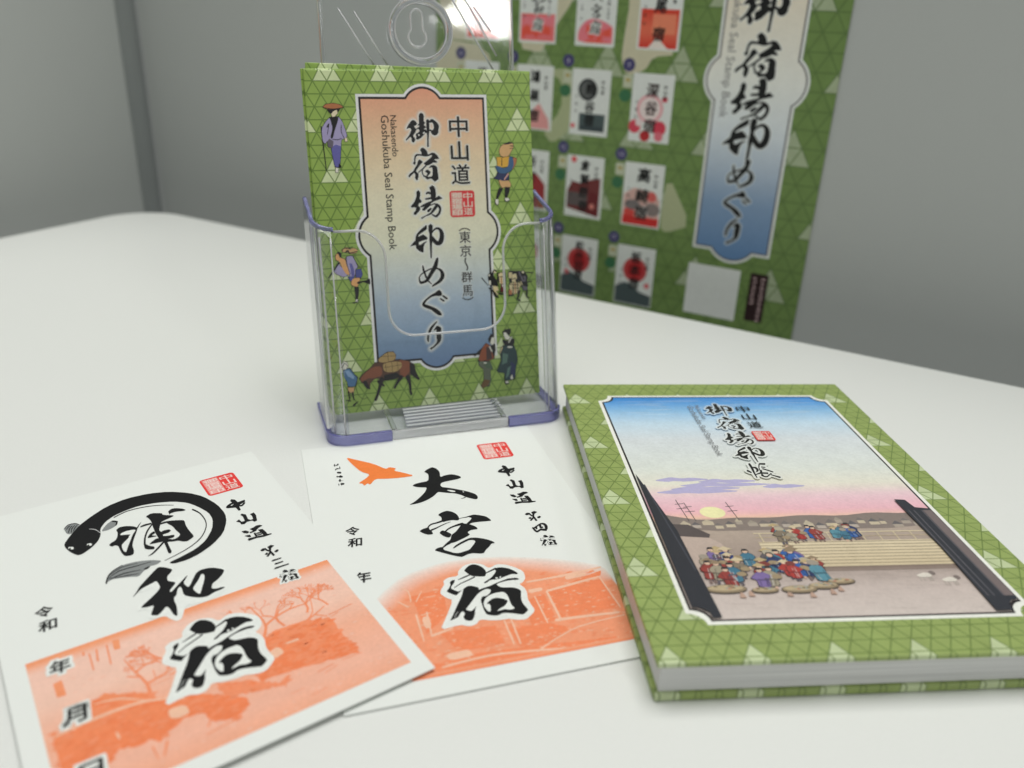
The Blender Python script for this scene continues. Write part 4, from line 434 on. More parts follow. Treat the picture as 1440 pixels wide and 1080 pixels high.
def printed(name, pr, base_bm, mats, ink_index, parent=None):
    """one mesh: the sheet itself plus its printed shapes"""
    me = D.meshes.new(name)
    bmesh.ops.recalc_face_normals(base_bm, faces=base_bm.faces[:])
    base_bm.verts.ensure_lookup_table(); base_bm.verts.index_update()
    bv = [tuple(v.co) for v in base_bm.verts]; bf = [[v.index for v in f.verts] for f in base_bm.faces]; bmi = [f.material_index for f in base_bm.faces]
    base_bm.free()
    n = len(bv)
    me.from_pydata(bv + pr.v, [], bf + [[i + n for i in f] for f in pr.f])
    for i, p in enumerate(me.polygons): p.material_index = bmi[i] if i < len(bf) else ink_index
    ca = me.color_attributes.new('Col', 'FLOAT_COLOR', 'POINT')
    flat = [1.0] * (4 * n)
    for c in pr.c: flat += [c[0], c[1], c[2], 1.0]
    ca.data.foreach_set('color', flat)
    return link(name, me, mats, parent)
def place(o, origin, uax, vax):
    u = Vector(uax).normalized(); v = Vector(vax).normalized(); n = u.cross(v)
    o.matrix_world = Matrix(((u.x, v.x, n.x, origin[0]), (u.y, v.y, n.y, origin[1]), (u.z, v.z, n.z, origin[2]), (0, 0, 0, 1)))
def ca(a): a = math.radians(a); return Vector((math.cos(a), math.sin(a), 0))

# ================================================================ table and partitions
CORNER = Vector((-0.33044678, 0.73408908, 0)); AR, AL = -28.33, 241.46
def tabletop():
    a = CORNER; b = a + ca(AR) * 1.25; d = a + ca(AL) * 1.5; c = b + ca(AL) * 1.5
    pts = []
    for p, q, r in ((d, a, b), (a, b, c), (b, c, d), (c, d, a)):
        e0 = (p - q).normalized(); e1 = (r - q).normalized(); R_ = 0.042
        t = R_ / math.tan(e0.angle(e1) / 2); o = q + (e0 + e1).normalized() * (R_ / math.sin(e0.angle(e1) / 2))
        s = q + e0 * t; e = q + e1 * t
        v0, v1 = s - o, e - o
        for k in range(13):
            w_ = v0.lerp(v1, k / 12).normalized() * R_; pts.append((o.x + w_.x, o.y + w_.y))
    bm = bmesh.new(); fs = add_prism(bm, pts, -0.026, 0.0)
    es = [e for e in fs[1].edges] + [e for e in fs[0].edges]
    bmesh.ops.bevel(bm, geom=es, offset=0.0022, segments=3, profile=0.5, affect='EDGES')
    o = bm_obj('table', bm, [M['table']])
    tag(o, 'white laminate tabletop with a rounded corner carrying the cards and book', 'table')
    return o
tabletop()
GAP = 0.08
XC = CORNER + ca(AR + 90) * GAP + ca(151.46) * GAP      # where the two partitions meet
def wallpanel(origin, ang, u0, u1, label, name='partition'):
    bm = bmesh.new(); add_box(bm, u0, u1, 0, 0.03, -0.55, 0.5, bevel=0.002)
    o = bm_obj(name, bm, [M['wall']]); o.location = origin; o.rotation_euler = (0, 0, math.radians(ang))
    return tag(o, label, 'partition')
wallpanel(CORNER + ca(AR + 90) * GAP, AR, -0.0798, 1.5, 'grey partition panel behind the table with the green poster on it')
o = wallpanel(CORNER + ca(151.46) * GAP, 61.46, -1.6, 0.059, 'plain grey partition panel left of the dark corner post')
bm = bmesh.new(); add_box(bm, -0.021, 0.004, 0.004, 0.028, -0.55, 0.5, bevel=0.0015)
o = bm_obj('corner_post', bm, [M['post']]); o.location = XC; o.rotation_euler = (0, 0, math.radians(61.46))
tag(o, 'narrow dark grey corner post joining the two grey partitions', 'post')

# ================================================================ poster on the partition
def banner_shape(x0, x1, y0, y1, tb, sb, grow=0.0):
    """plaque outline with round bulges in its four sides: tb = (centre x, half width, rise), sb = (centre y, half height, bulge)"""
    x0 -= grow; x1 += grow; y0 -= grow; y1 += grow
    def arc(c, hw, rise, n=12):
        R_ = (hw * hw + rise * rise) / (2 * rise); a0 = math.asin(min(1, hw / R_))
        return [(c + R_ * math.sin(-a0 + 2 * a0 * k / n), R_ * math.cos(-a0 + 2 * a0 * k / n) - R_ + rise) for k in range(n + 1)]
    p = [(x0, y0)]
    hw = tb[1] + grow * 0.5; hs = sb[1] + grow * 0.5
    p += [(x, y0 - r) for x, r in arc(tb[0], hw, tb[2])]
    p += [(x1, y0)] + [(x1 + r, y) for y, r in arc(sb[0], hs, sb[2])]
    p += [(x1, y1)] + [(x, y1 + r) for x, r in arc(tb[0], hw, tb[2])][::-1]
    p += [(x0, y1)] + [(x0 - r, y) for y, r in arc(sb[0], hs, sb[2])][::-1]
    return p
def ramp(stops):
    def f(x, y):
        for (a, ca_), (b, cb) in zip(stops, stops[1:]):
            if y <= b: return mixc(ca_, cb, max(0.0, (y - a) / (b - a)))
        return stops[-1][1]
    return f

OR0 = rgb(232, 126, 84, K); OR1 = rgb(234, 156, 124, K); OR2 = rgb(228, 184, 168, K); ORL = rgb(240, 180, 154, K)
RED = rgb(214, 62, 58, K); REDP = rgb(245, 196, 190, K)
def ragged(p, amp, step, seed):
    rn = random.Random(seed); out = []
    for i in range(len(p)):
        (xa, ya), (xb, yb) = p[i], p[(i + 1) % len(p)]
        n = max(1, int(math.hypot(xb - xa, yb - ya) / step))
        for k in range(n): out.append((xa + (xb - xa) * k / n + rn.uniform(-amp, amp), ya + (yb - ya) * k / n + rn.uniform(-amp, amp)))
    return out
def twigs(pr, x, y, a, l, w_, depth, col, layer, rn):
    """a bare printed tree: every limb forks into thinner ones"""
    x1, y1 = x + l * math.cos(a), y + l * math.sin(a)
    xm, ym = (x + x1) / 2 + rn.uniform(-.1, .1) * l, (y + y1) / 2 + rn.uniform(-.1, .1) * l
    pr.line([(x, y), (xm, ym), (x1, y1)], w_, col, layer)
    if depth:
        for k in range(rn.choice((2, 2, 3))): twigs(pr, x1, y1, a + rn.uniform(-0.85, 0.85), l * rn.uniform(0.6, 0.85), max(0.16, w_ * 0.66), depth - 1, col, layer, rn)
def speckle(pr, polys, col, layer, n, smin, smax, seed):
    """small uneven flecks that break up a printed area"""
    rn = random.Random(seed)
    for p in polys:
        xs = [q[0] for q in p]; ys = [q[1] for q in p]
        for _ in range(n):
            x = rn.uniform(min(xs), max(xs)); y = rn.uniform(min(ys), max(ys))
            ins = False
            for i in range(len(p)):
                (xa, ya), (xb, yb) = p[i], p[i - 1]
                if (ya > y) != (yb > y) and x < (xb - xa) * (y - ya) / (yb - ya) + xa: ins = not ins
            if not ins: continue
            s = rn.uniform(smin, smax); a = rn.uniform(0, 6.3)
            pr.poly([(x + s * rn.uniform(0.5, 1.6) * math.cos(a + k * 1.05), y + s * 0.5 * rn.uniform(0.5, 1.3) * math.sin(a + k * 1.05)) for k in range(6)], col, layer)
def card_titles(pr, du, station, k0=1.0):
    u = 79.9 + du
    seal(pr, u + 0.1, 131.6, 13.4, 3, RED, REDP)
    for nme, v in (('naka', 113.9), ('yama', 103.0), ('michi', 92.4)): glyph(pr, nme, u, v, 1.0, 5, fat=0.16)
    glyph(pr, 'dai_ord', u, 79.0, 1.0, 5, fat=0.14)
    if station == 4: glyph(pr, 'yon', u, 71.2, 1.0, 5, fat=0.1)
    else:
        for dv, w_ in ((2.3, 3.6), (0.1, 3.2), (-2.2, 5.4)): pr.poly([(u - w_ / 2, 70.7 + dv), (u - w_ / 3, 71.4 + dv), (u + w_ / 2, 71.2 + dv), (u + w_ / 2.2, 70.6 + dv), (u - w_ / 3, 70.5 + dv)], BLACK, 5)
    k = 0.235
    if station != 4:
        for p in GLYPH['shuku'][0]: pr.halo([(u + x * k, 62.9 + y * k) for x, y in dec(p)], 0.7, WHITE, 4)
    glyph(pr, 'shuku', u, 62.9, k, 5)
def card_dates(pr, u, last):
    its = [('令', 85.6, 5.6), ('和', 78.4, 5.6), ('年', 57.9, 6.0)] + ([('月', 36.5, 6.4), ('日', 15.5, 6.0)] if last else [])
    for t, v, s in its:
        if v < 62 and last:
            for dx in (-0.75, 0, 0.75):
                for dy in (-0.75, 0, 0.75): text(pr, t, u + dx, v + dy, s * 0.9, s, WHITE, 4, 0.03, 0, 0.12)
        text(pr, t, u, v, s * 0.86, s * 0.92, BLACK, 5, 0.022, 0, 0.14)
def art_urawa(pr, full=True):
    gr = ramp([(5.6, rgb(236, 160, 132, K)), (14, rgb(234, 170, 148, K)), (30, rgb(234, 164, 138, K)), (44, rgb(230, 184, 166, K)), (59, OR2), (61.5, OR1), (64, rgb(240, 140, 96, K))])
    pr.bands([(5.6, 5.6), (96.3, 5.6), (96.3, 64), (5.6, 64)], gr, 0, 30)
    ms = [dec(p) for p in ART['c1m']]
    ms[0] = [(max(x, 7.5), max(y, 7.0)) for x, y in ms[0]]
    edge = lambda p: clip(clip(clip(p, 0, 5.7, True), 0, 96.2, False), 1, 5.7, True)
    for i, p in enumerate(ms): pr.poly(edge(ragged(p, 0.35, 1.2, i)) if i < 3 else p, (lambda x, y: mixc(OR0, rgb(236, 146, 106, K), max(0, min(1, (y - 20) / 40)))), 1, False)
    if full:
        speckle(pr, ms[:3], mixc(OR0, ORL, 0.16), 2, 420, 0.2, 1.5, 3); speckle(pr, ms[:2], mixc(OR0, (0.7, 0.12, 0.03), 0.10), 2, 300, 0.3, 1.6, 4)
        speckle(pr, [[(7, 7), (95, 7), (95, 62), (7, 62)]], mixc(OR2, OR1, 0.3), 0.5, 200, 0.2, 0.8, 9)
        for p in ART['c1d']: pr.poly(dec(p), mixc(OR0, OR1, 0.3), 2)
        for p in ART['c1l']: pr.poly(dec(p), ORL, 3, True)
        rn = random.Random(6); tc_ = mixc(OR0, OR1, 0.25)
        for x, y, a, l, w_, d in ((38.5, 40.5, 1.7, 5.2, 0.75, 5), (38.8, 42, 2.2, 4.0, 0.5, 4), (72, 40, 1.75, 5.0, 0.8, 5), (80, 42, 1.3, 4.6, 0.7, 5), (87, 42, 1.9, 4.4, 0.6, 5), (62, 45, 1.5, 3.6, 0.5, 4)): twigs(pr, x, y, a, l, w_, d, tc_, 2, rn)
        for i in range(26):      # thatch lines and posts
            x = rn.uniform(8, 92); y = rn.uniform(9, 40)
            pr.line([(x, y), (x + rn.uniform(2, 9), y + rn.uniform(-.8, 1.2))], rn.uniform(.15, .4), rn.choice((mixc(OR0, ORL, 0.25), mixc(OR0, OR1, 0.5), mixc(OR0, (0.7, .12, .03), 0.12))), 2.5)
    for k, c, l in (('grey', rgb(128, 131, 131, K), 3), ('ink', BLACK, 4), ('line', BLACK, 5), ('eye', WHITE, 5), ('pupil', BLACK, 6), ('gill', (0.5, 0.5, 0.5), 5)):
        for p in ART['eel_' + k]: pr.poly(dec(p), c, l, k in ('ink', 'grey'))
    rn = random.Random(8)
    for nme, dx, dy in (('ura', 0, 0), ('wa', 0, 0), ('shuku', 1.2, 0.54)):
        c = GLYPH[nme][3]; glyph(pr, nme, c[0] + dx, c[1] + dy, 1.0, 6)
def art_omiya(pr, full=True):
    arch = [(16.4, 46.9), (26.1, 55.6), (40.5, 59.6), (52, 59.3), (62.4, 57.4), (76.2, 52.9), (86, 48.5), (93.5, 44)]
    lo = 7.6
    n = 12
    for i in range(n):
        t = i / (n - 1); ins = 9.0 * t
        top = [(x + (50 - x) * 0.10 * t, y - ins * (0.75 + 0.25 * abs(x - 50) / 50)) for x, y in arch]
        pl = [(6.5 + ins * 0.5, lo)] + [(6.5 + ins * 0.5, 26), (9 + ins * .5, 36 - ins * .3)] + top + [(94.2, 36), (94.2, lo + 0.6), (94.2, lo + 0.1), (93.8, lo)]
        c = mixc(mixc(WHITE, OR2, 0.25), mixc(OR1, OR0, 0.35), t ** 0.8)
        pr.poly(pl, c, 0.05 * i - 0.5, True)
    inside = lambda p: clip(clip(p, 0, 93.4, False), 1, 7.7, True)
    for p in ART['c2d']: pr.poly(inside(ragged(dec(p), 0.2, 1.5, 3)), mixc(OR0, OR1, 0.12), 1)
    if full:
        speckle(pr, [[(12, 9), (92, 9), (92, 42), (60, 50), (40, 50), (18, 40)]], mixc(OR1, ORL, 0.35), 1.5, 420, 0.15, 0.9, 13)
        speckle(pr, [[(12, 9), (92, 9), (92, 42), (60, 50), (40, 50), (18, 40)]], mixc(OR0, OR1, 0.35), 1.5, 420, 0.2, 1.3, 14)
        for p in ART['c2l']: pr.poly(inside(chaikin(dec(p))), ORL, 2)
        pr.bands([(20, 7.4), (93.5, 7.4), (93.5, 9.2), (20, 9.2)], ramp([(7.4, OR0), (9.2, OR1)]), 2, 2)
        for p in ART['hawk']: pr.poly(dec(p), rgb(240, 122, 62, K), 3, True)
        for p in ART['blob']: pr.poly(dec(p), BLACK, 4)
    for nme in ('dai', 'miya', 'shuku'):
        c = GLYPH[nme][3]; glyph(pr, nme, c[0], c[1], 1.0, 6)

def poster():
    U0, V0, U1, V1 = 256.0, -95.0, 550.3, 330.0
    W_, H_ = U1 - U0, V1 - V0
    bm = bmesh.new(); add_box(bm, 0, W_ / 1000, 0, H_ / 1000, -0.0006, 0)
    pr = Print(0.0)
    T0 = (1.0, -U0, -V0, 0); pr.T = T0
    tan = rgb(196, 190, 164, K)
    pr.poly([(256, 152), (300, 150), (318, 205), (327, 205), (327, 196), (327, 148), (345, 146), (348, 150), (352, 158), (358, 166), (368, 180), (371, 190), (371, 330), (256, 330)], tan, 0, True)
    pr.poly([(256, 152), (300, 148), (312, 120), (300, 96), (280, 90), (256, 92)], tan, 0, True)
    pr.poly([(404, 330), (410, 180), (408, 160), (407, 145), (412, 135), (425, 139), (430, 148), (446, 150), (447, 200), (447, 330)], tan, 0, True)
    pr.poly([(348, 135), (364, 128), (364, 108), (350, 92), (358, 84), (372, 95), (372, 137)], mixc(tan, rgb(112, 146, 78, K), 0.45), 0, True)
    pr.poly([(449, 74), (470, 40), (452, 32), (447, 36)], mixc(tan, rgb(112, 146, 78, K), 0.4), 0, True)
    # the plaque with the title
    tb = (500.5, 13.6, 7.4); sb = (137.5, 13.0, 7.0)
    x0, x1, y0, y1 = 475.6, 524.2, 28.2, 318
    pr.poly(banner_shape(x0, x1, y0, y1, tb, sb, 2.6), WHITE, 1)
    pr.poly(banner_shape(x0, x1, y0, y1, tb, sb, 0.9), (0.10, 0.08, 0.09), 2)
    bgf = ramp([(20, rgb(92, 128, 172, K)), (60, rgb(128, 152, 182, K)), (108, rgb(212, 218, 222, K)), (140, rgb(234, 230, 218, K)), (185, rgb(232, 216, 198, K)), (318, rgb(216, 160, 130, K))])
    pr.bands(banner_shape(x0, x1, y0, y1, tb, sb, 0.0), bgf, 3, 40)
    def px(nme, cu, cv, h):
        b = [dec(p) for p in GLYPH[nme][0]]; ys = [q[1] for p in b for q in p]
        k = h / (max(ys) - min(ys))
        glyph(pr, nme, cu, cv, k, 6, BLACK, WHITE, [(1.5 , (lambda x, y: mixc(bgf(x, y), WHITE, 0.35))), (0.8, (lambda x, y: mixc(bgf(x, y), WHITE, 0.75)))], False, 0.35)
    for nme, v, h in TITLE_POSTER: px(nme, 499.3, v, h)
    text(pr, 'Goshukuba Seal Stamp Book', 481.3, 158, 89, None, rgb(110, 108, 110, K), 5, 0.0, -math.pi / 2)
    text(pr, 'Nakasendo', 486.6, 222, 30, None, rgb(110, 108, 110, K), 5, 0.0, -math.pi / 2)
    # the twelve little cards with their number discs
    def tile(u, v): pr.rect(u, v, u + 29.6, v + 44.6, WHITE, 1)
    def chars(u, v, s, ys, size=8.2, col=BLACK, b=0.032):
        for t, y in zip(s, ys): text(pr, t, u + 14.8, v + y, size * 0.95, size, col, 9, b, 0, 0.08)
        for i, t in enumerate('中山道'): text(pr, t, u + 23.8, v + 36.5 - 3.3 * i, 2.2, 2.4, BLACK, 9, 0.03)
        for i in range(3): text(pr, '令和年'[i], u + 4.2, v + 26 - 5 * i, 1.7, 1.8, BLACK, 9, 0.02)
    def scaled(fn, u, v, du, dv, st):
        pr.T = (0.296, u - du * 0.296 - U0, v - dv * 0.296 - V0, 2)
        def rc(c):
            r, g, b = c
            return c if abs(r - g) < 0.08 else (min(0.92, r * 1.02), g * 0.42, b * 0.62)
        pr.recolor = rc; fn(pr, False); card_titles(pr, 0, st); card_dates(pr, 13.2, False); pr.T = T0; pr.recolor = lambda c: c
    dark = (0.030, 0.034, 0.036); crim = rgb(176, 44, 48, K); pink = rgb(222, 160, 166, K); slate = rgb(72, 84, 86, K)
    cols = [282.0, 327.0, 371.5, 417.2]; rows = [211.5, 152.1, 92.8, 33.7, -25.9]
    num = {(1, 0): '2', (1, 1): '3', (1, 2): '4', (1, 3): '5', (2, 0): '6', (2, 1): '7', (2, 2): '8', (2, 3): '9', (3, 0): '10', (3, 1): '11', (3, 2): '12', (3, 3): '13', (4, 0): '14', (4, 1): '15', (4, 2): '16', (4, 3): '17'}
    for ri in range(1, 5):
        for ci in range(4):
            u, v = cols[ci], rows[ri]; tile(u, v)
            dx, dy = u - 3.8, v + 49.2
            pr.disc(dx, dy, 4.4, rgb(70, 66, 108, K), 7); text(pr, num[(ri, ci)], dx, dy, 1.6 * len(num[(ri, ci)]), 3.0, rgb(190, 186, 205, K), 8)
            if ri > 1:
                pr.rect(u - 7.2, v + 34.5, u - 0.5, v + 43.0, rgb(186, 190, 166, K), 0.5); pr.rect(u - 5.4, v + 38.5, u - 2.2, v + 40.5, rgb(170, 150, 80, K), 1)
                pr.disc(u - 5.0, v + 29.3, 4.4, rgb(58, 108, 74, K), 1, 4.2)
    scaled(art_urawa, 327.0, 152.1, 0.6, 0, 3)
    scaled(art_omiya, 371.5, 152.1, 0, 0, 4)
    u, v = cols[3], rows[1]
    pr.bands([(u + 1.5, v + 1.2), (u + 28, v + 1.2), (u + 28, v + 25), (u + 1.5, v + 25)], ramp([(v, rgb(200, 44, 40, K)), (v + 12, rgb(222, 110, 84, K)), (v + 25, rgb(206, 58, 44, K))]), 2, 8)
    pr.poly([(u + 8, v + 1), (u + 14, v + 8), (u + 22, v + 1)], rgb(226, 214, 206, K), 3); pr.rect(u + 10, v + 10, u + 26, v + 22, rgb(225, 130, 100, K), 3)
    chars(u, v, '上尾宿', (36, 27, 10)); 
    u, v = cols[0], rows[1]; pr.rect(u + 1.5, v + 1.5, u + 28, v + 22, rgb(214, 80, 62, K), 2); chars(u, v, '蕨宿', (33, 12))
    u, v = cols[0], rows[2]; pr.rect(u + 1.5, v + 1.5, u + 28, v + 18, pink, 2); chars(u, v, '桶川宿', (36, 24, 10))
    u, v = cols[1], rows[2]; pr.poly([(u + 6, v + 1), (u + 28, v + 1), (u + 27, v + 8), (u + 19, v + 19), (u + 14, v + 14)], rgb(216, 150, 148, K), 2); chars(u, v, '鴻巣宿', (37, 24, 10))
    u, v = cols[2], rows[2]
    pr.disc(u + 12.5, v + 31, 7.4, dark, 3); pr.disc(u + 12.5, v + 31, 5.4, rgb(96, 98, 98, K), 4)
    pr.rect(u + 7, v + 3, u + 27, v + 15, slate, 2); pr.rect(u + 8, v + 3.5, u + 26, v + 6.5, rgb(58, 68, 72, K), 3); pr.disc(u + 2.5, v + 6, 1.7, rgb(214, 90, 98, K), 2)
    chars(u, v, '熊谷宿', (31.5, 19.5, 10.5), 7.6)
    u, v = cols[3], rows[2]
    pr.disc(u + 14, v + 22, 9.5, pink, 2); pr.disc(u + 14, v + 22, 7.6, rgb(232, 208, 206, K), 3)
    for x, y, r, c in ((22, 9, 5.4, rgb(204, 62, 82, K)), (4, 9, 5, rgb(206, 70, 88, K)), (12, 3.2, 4.2, crim), (22, 3.5, 3.5, rgb(214, 110, 124, K)), (24, 28, 2.2, rgb(206, 76, 92, K)), (7, 12, 3.0, rgb(228, 206, 206, K))): pr.disc(u + x, v + y + 0.8, r * 0.9, c, 4)
    chars(u, v, '深谷宿', (34, 22.5, 11), 8.6, (0.05, 0.03, 0.03))
    u, v = cols[0], rows[3]; pr.rect(u + 1.5, v + 1.5, u + 28, v + 20, crim, 2); chars(u, v, '本庄宿', (36, 24, 10))
    u, v = cols[1], rows[3]; pr.poly([(u + 2, v + 2), (u + 27.5, v + 2), (u + 27, v + 20), (u + 20, v + 27), (u + 10, v + 30), (u + 2, v + 24)], rgb(150, 50, 52, K), 2); chars(u, v, '新町宿', (36, 24, 10))
    u, v = cols[2], rows[3]
    pr.poly([(u + 1.5, v + 6), (u + 27.5, v + 1.5), (u + 27.5, v + 30), (u + 20, v + 28.5), (u + 12, v + 25), (u + 5, v + 26), (u + 1.5, v + 19)], rgb(112, 50, 50, K), 2)
    pr.rect(u + 2, v + 8, u + 18, v + 18, rgb(92, 82, 82, K), 3); pr.poly([(u + 18, v + 3), (u + 27, v + 2), (u + 27, v + 18), (u + 20, v + 20)], rgb(104, 34, 38, K), 3); pr.disc(u + 22, v + 9, 2, rgb(206, 128, 118, K), 4); pr.disc(u + 5.5, v + 41.5, 2.2, rgb(216, 88, 92, K), 3)
    chars(u, v, '倉賀野宿', (38, 28, 18.5, 8.5), 7.4)
    u, v = cols[3], rows[3]
    pr.poly([(u + 1, v + 2), (u + 28.5, v + 2), (u + 28, v + 20), (u + 22, v + 26), (u + 8, v + 27), (u + 1, v + 22)], rgb(206, 168, 160, K), 2)
    pr.rect(u + 1, v + 1, u + 28.5, v + 7, rgb(200, 46, 44, K), 4); pr.disc(u + 6, v + 9, 4.2, rgb(206, 72, 66, K), 3); pr.disc(u + 8, v + 15, 6, rgb(120, 112, 112, K), 3, 3.6); pr.disc(u + 23, v + 13, 6, rgb(130, 118, 116, K), 3, 4.6); pr.disc(u + 22, v + 22, 3.6, rgb(206, 96, 92, K), 3); pr.disc(u + 16, v + 11, 4, rgb(214, 206, 204, K), 3)
    chars(u, v, '高崎宿', (36.5, 22, 10), 9.4)
    for ci, s in ((0, '板鼻宿'), (1, '安中宿'), (2, '松井田宿'), (3, '坂本宿')):
        u, v = cols[ci], rows[4]
        pr.disc(u + 14.8, v + 27, 9.4, rgb(186, 72, 74, K), 2); pr.disc(u + 14.8, v + 27, 6.4, rgb(176, 40, 44, K), 3)
        pr.poly([(u + 0.6, v + 0.6), (u + 29, v + 0.6), (u + 29, v + 9), (u + 20, v + 11), (u + 13, v + 15), (u + 8, v + 17), (u + 0.6, v + 13)], slate, 3, False)
        pr.disc(u + (5 if ci < 3 else 25), v + 16.5, 2.0, rgb(214, 100, 106, K), 4)
        chars(u, v, s, (36.5, 27, 17) if len(s) == 3 else (38, 30, 22.5, 15.5), 8.0 if len(s) == 3 else 6.8)
    # blank white square and dark label below the plaque
    pr.rect(472, -22.6, 509.3, 14.2, WHITE, 1)
    pr.rect(516.2, -20.3, 528.7, 14.2, (0.028, 0.010, 0.011), 1)
    rn = random.Random(31)
    for x, ya, yb in ((519.6, -8, 11.5), (525.2, -18, 11.5)):
        y = yb
        while y > ya:
            for _ in range(3): pr.line([(x - 1.6 + rn.uniform(0, 1), y - rn.uniform(0, 2)), (x + 1.6 - rn.uniform(0, 1), y - rn.uniform(0, 2))], 0.35, rgb(205, 176, 176, K), 2)
            pr.line([(x + rn.uniform(-1, 1), y), (x + rn.uniform(-1, 1), y - 2)], 0.35, rgb(205, 176, 176, K), 2)
            y -= 2.9
    o = printed('poster', pr, bm, [M['post_pat'], M['post_ink']], 1)
    org = Vector((-0.2925197, 0.8045273, 0)) + ca(AR) * (U0 / 1000) + Vector((0, 0, V0 / 1000)) - ca(AR + 90) * 0.0012
    place(o, org, ca(-28.3), (0, 0, 1))
    tag(o, 'tall green triangle-patterned poster of little stamp cards on the grey partition', 'poster')

TITLE_POSTER = [('go', 180.5, 27.5), ('yado', 152.0, 27.5), ('ba', 126.6, 26.0), ('in', 100.5, 29.0), ('me', 79.5, 18.5), ('gu', 59.4, 17.0), ('ri', 40.6, 18.0)]
poster()

# ================================================================ the two stamp cards
def card(W_, H_, origin, ang, fn, label, du, st, du_dates, last, curl):
    bm = bmesh.new(); add_box(bm, 0, W_ / 1000, 0, H_ / 1000, -0.00035, 0)
    pr = Print(0.0)
    fn(pr); card_titles(pr, du, st); card_dates(pr, du_dates, last)
    o = printed('stamp_card', pr, bm, [M['paper'], M['card_ink']], 1)
    place(o, Vector(origin) + Vector((0, 0, curl * H_ / 1000)), ca(ang), ca(ang + 90) - Vector((0, 0, curl)))
    tag(o, label, 'card', None)
card(100.6, 151.0, (-0.041348613, 0.166370344, 0.0004), 18.0906, art_omiya, 'white stamp card with orange hawk and orange shrine print, partly under the book', 0.0, 4, 13.2, False, 0.0018)
card(101.0, 151.0, (-0.100081584, 0.124231036, 0.00115), 36.3, art_urawa, 'white stamp card with a black eel ring around brush writing, at front left', 2.2, 3, 13.5, True, 0.006)

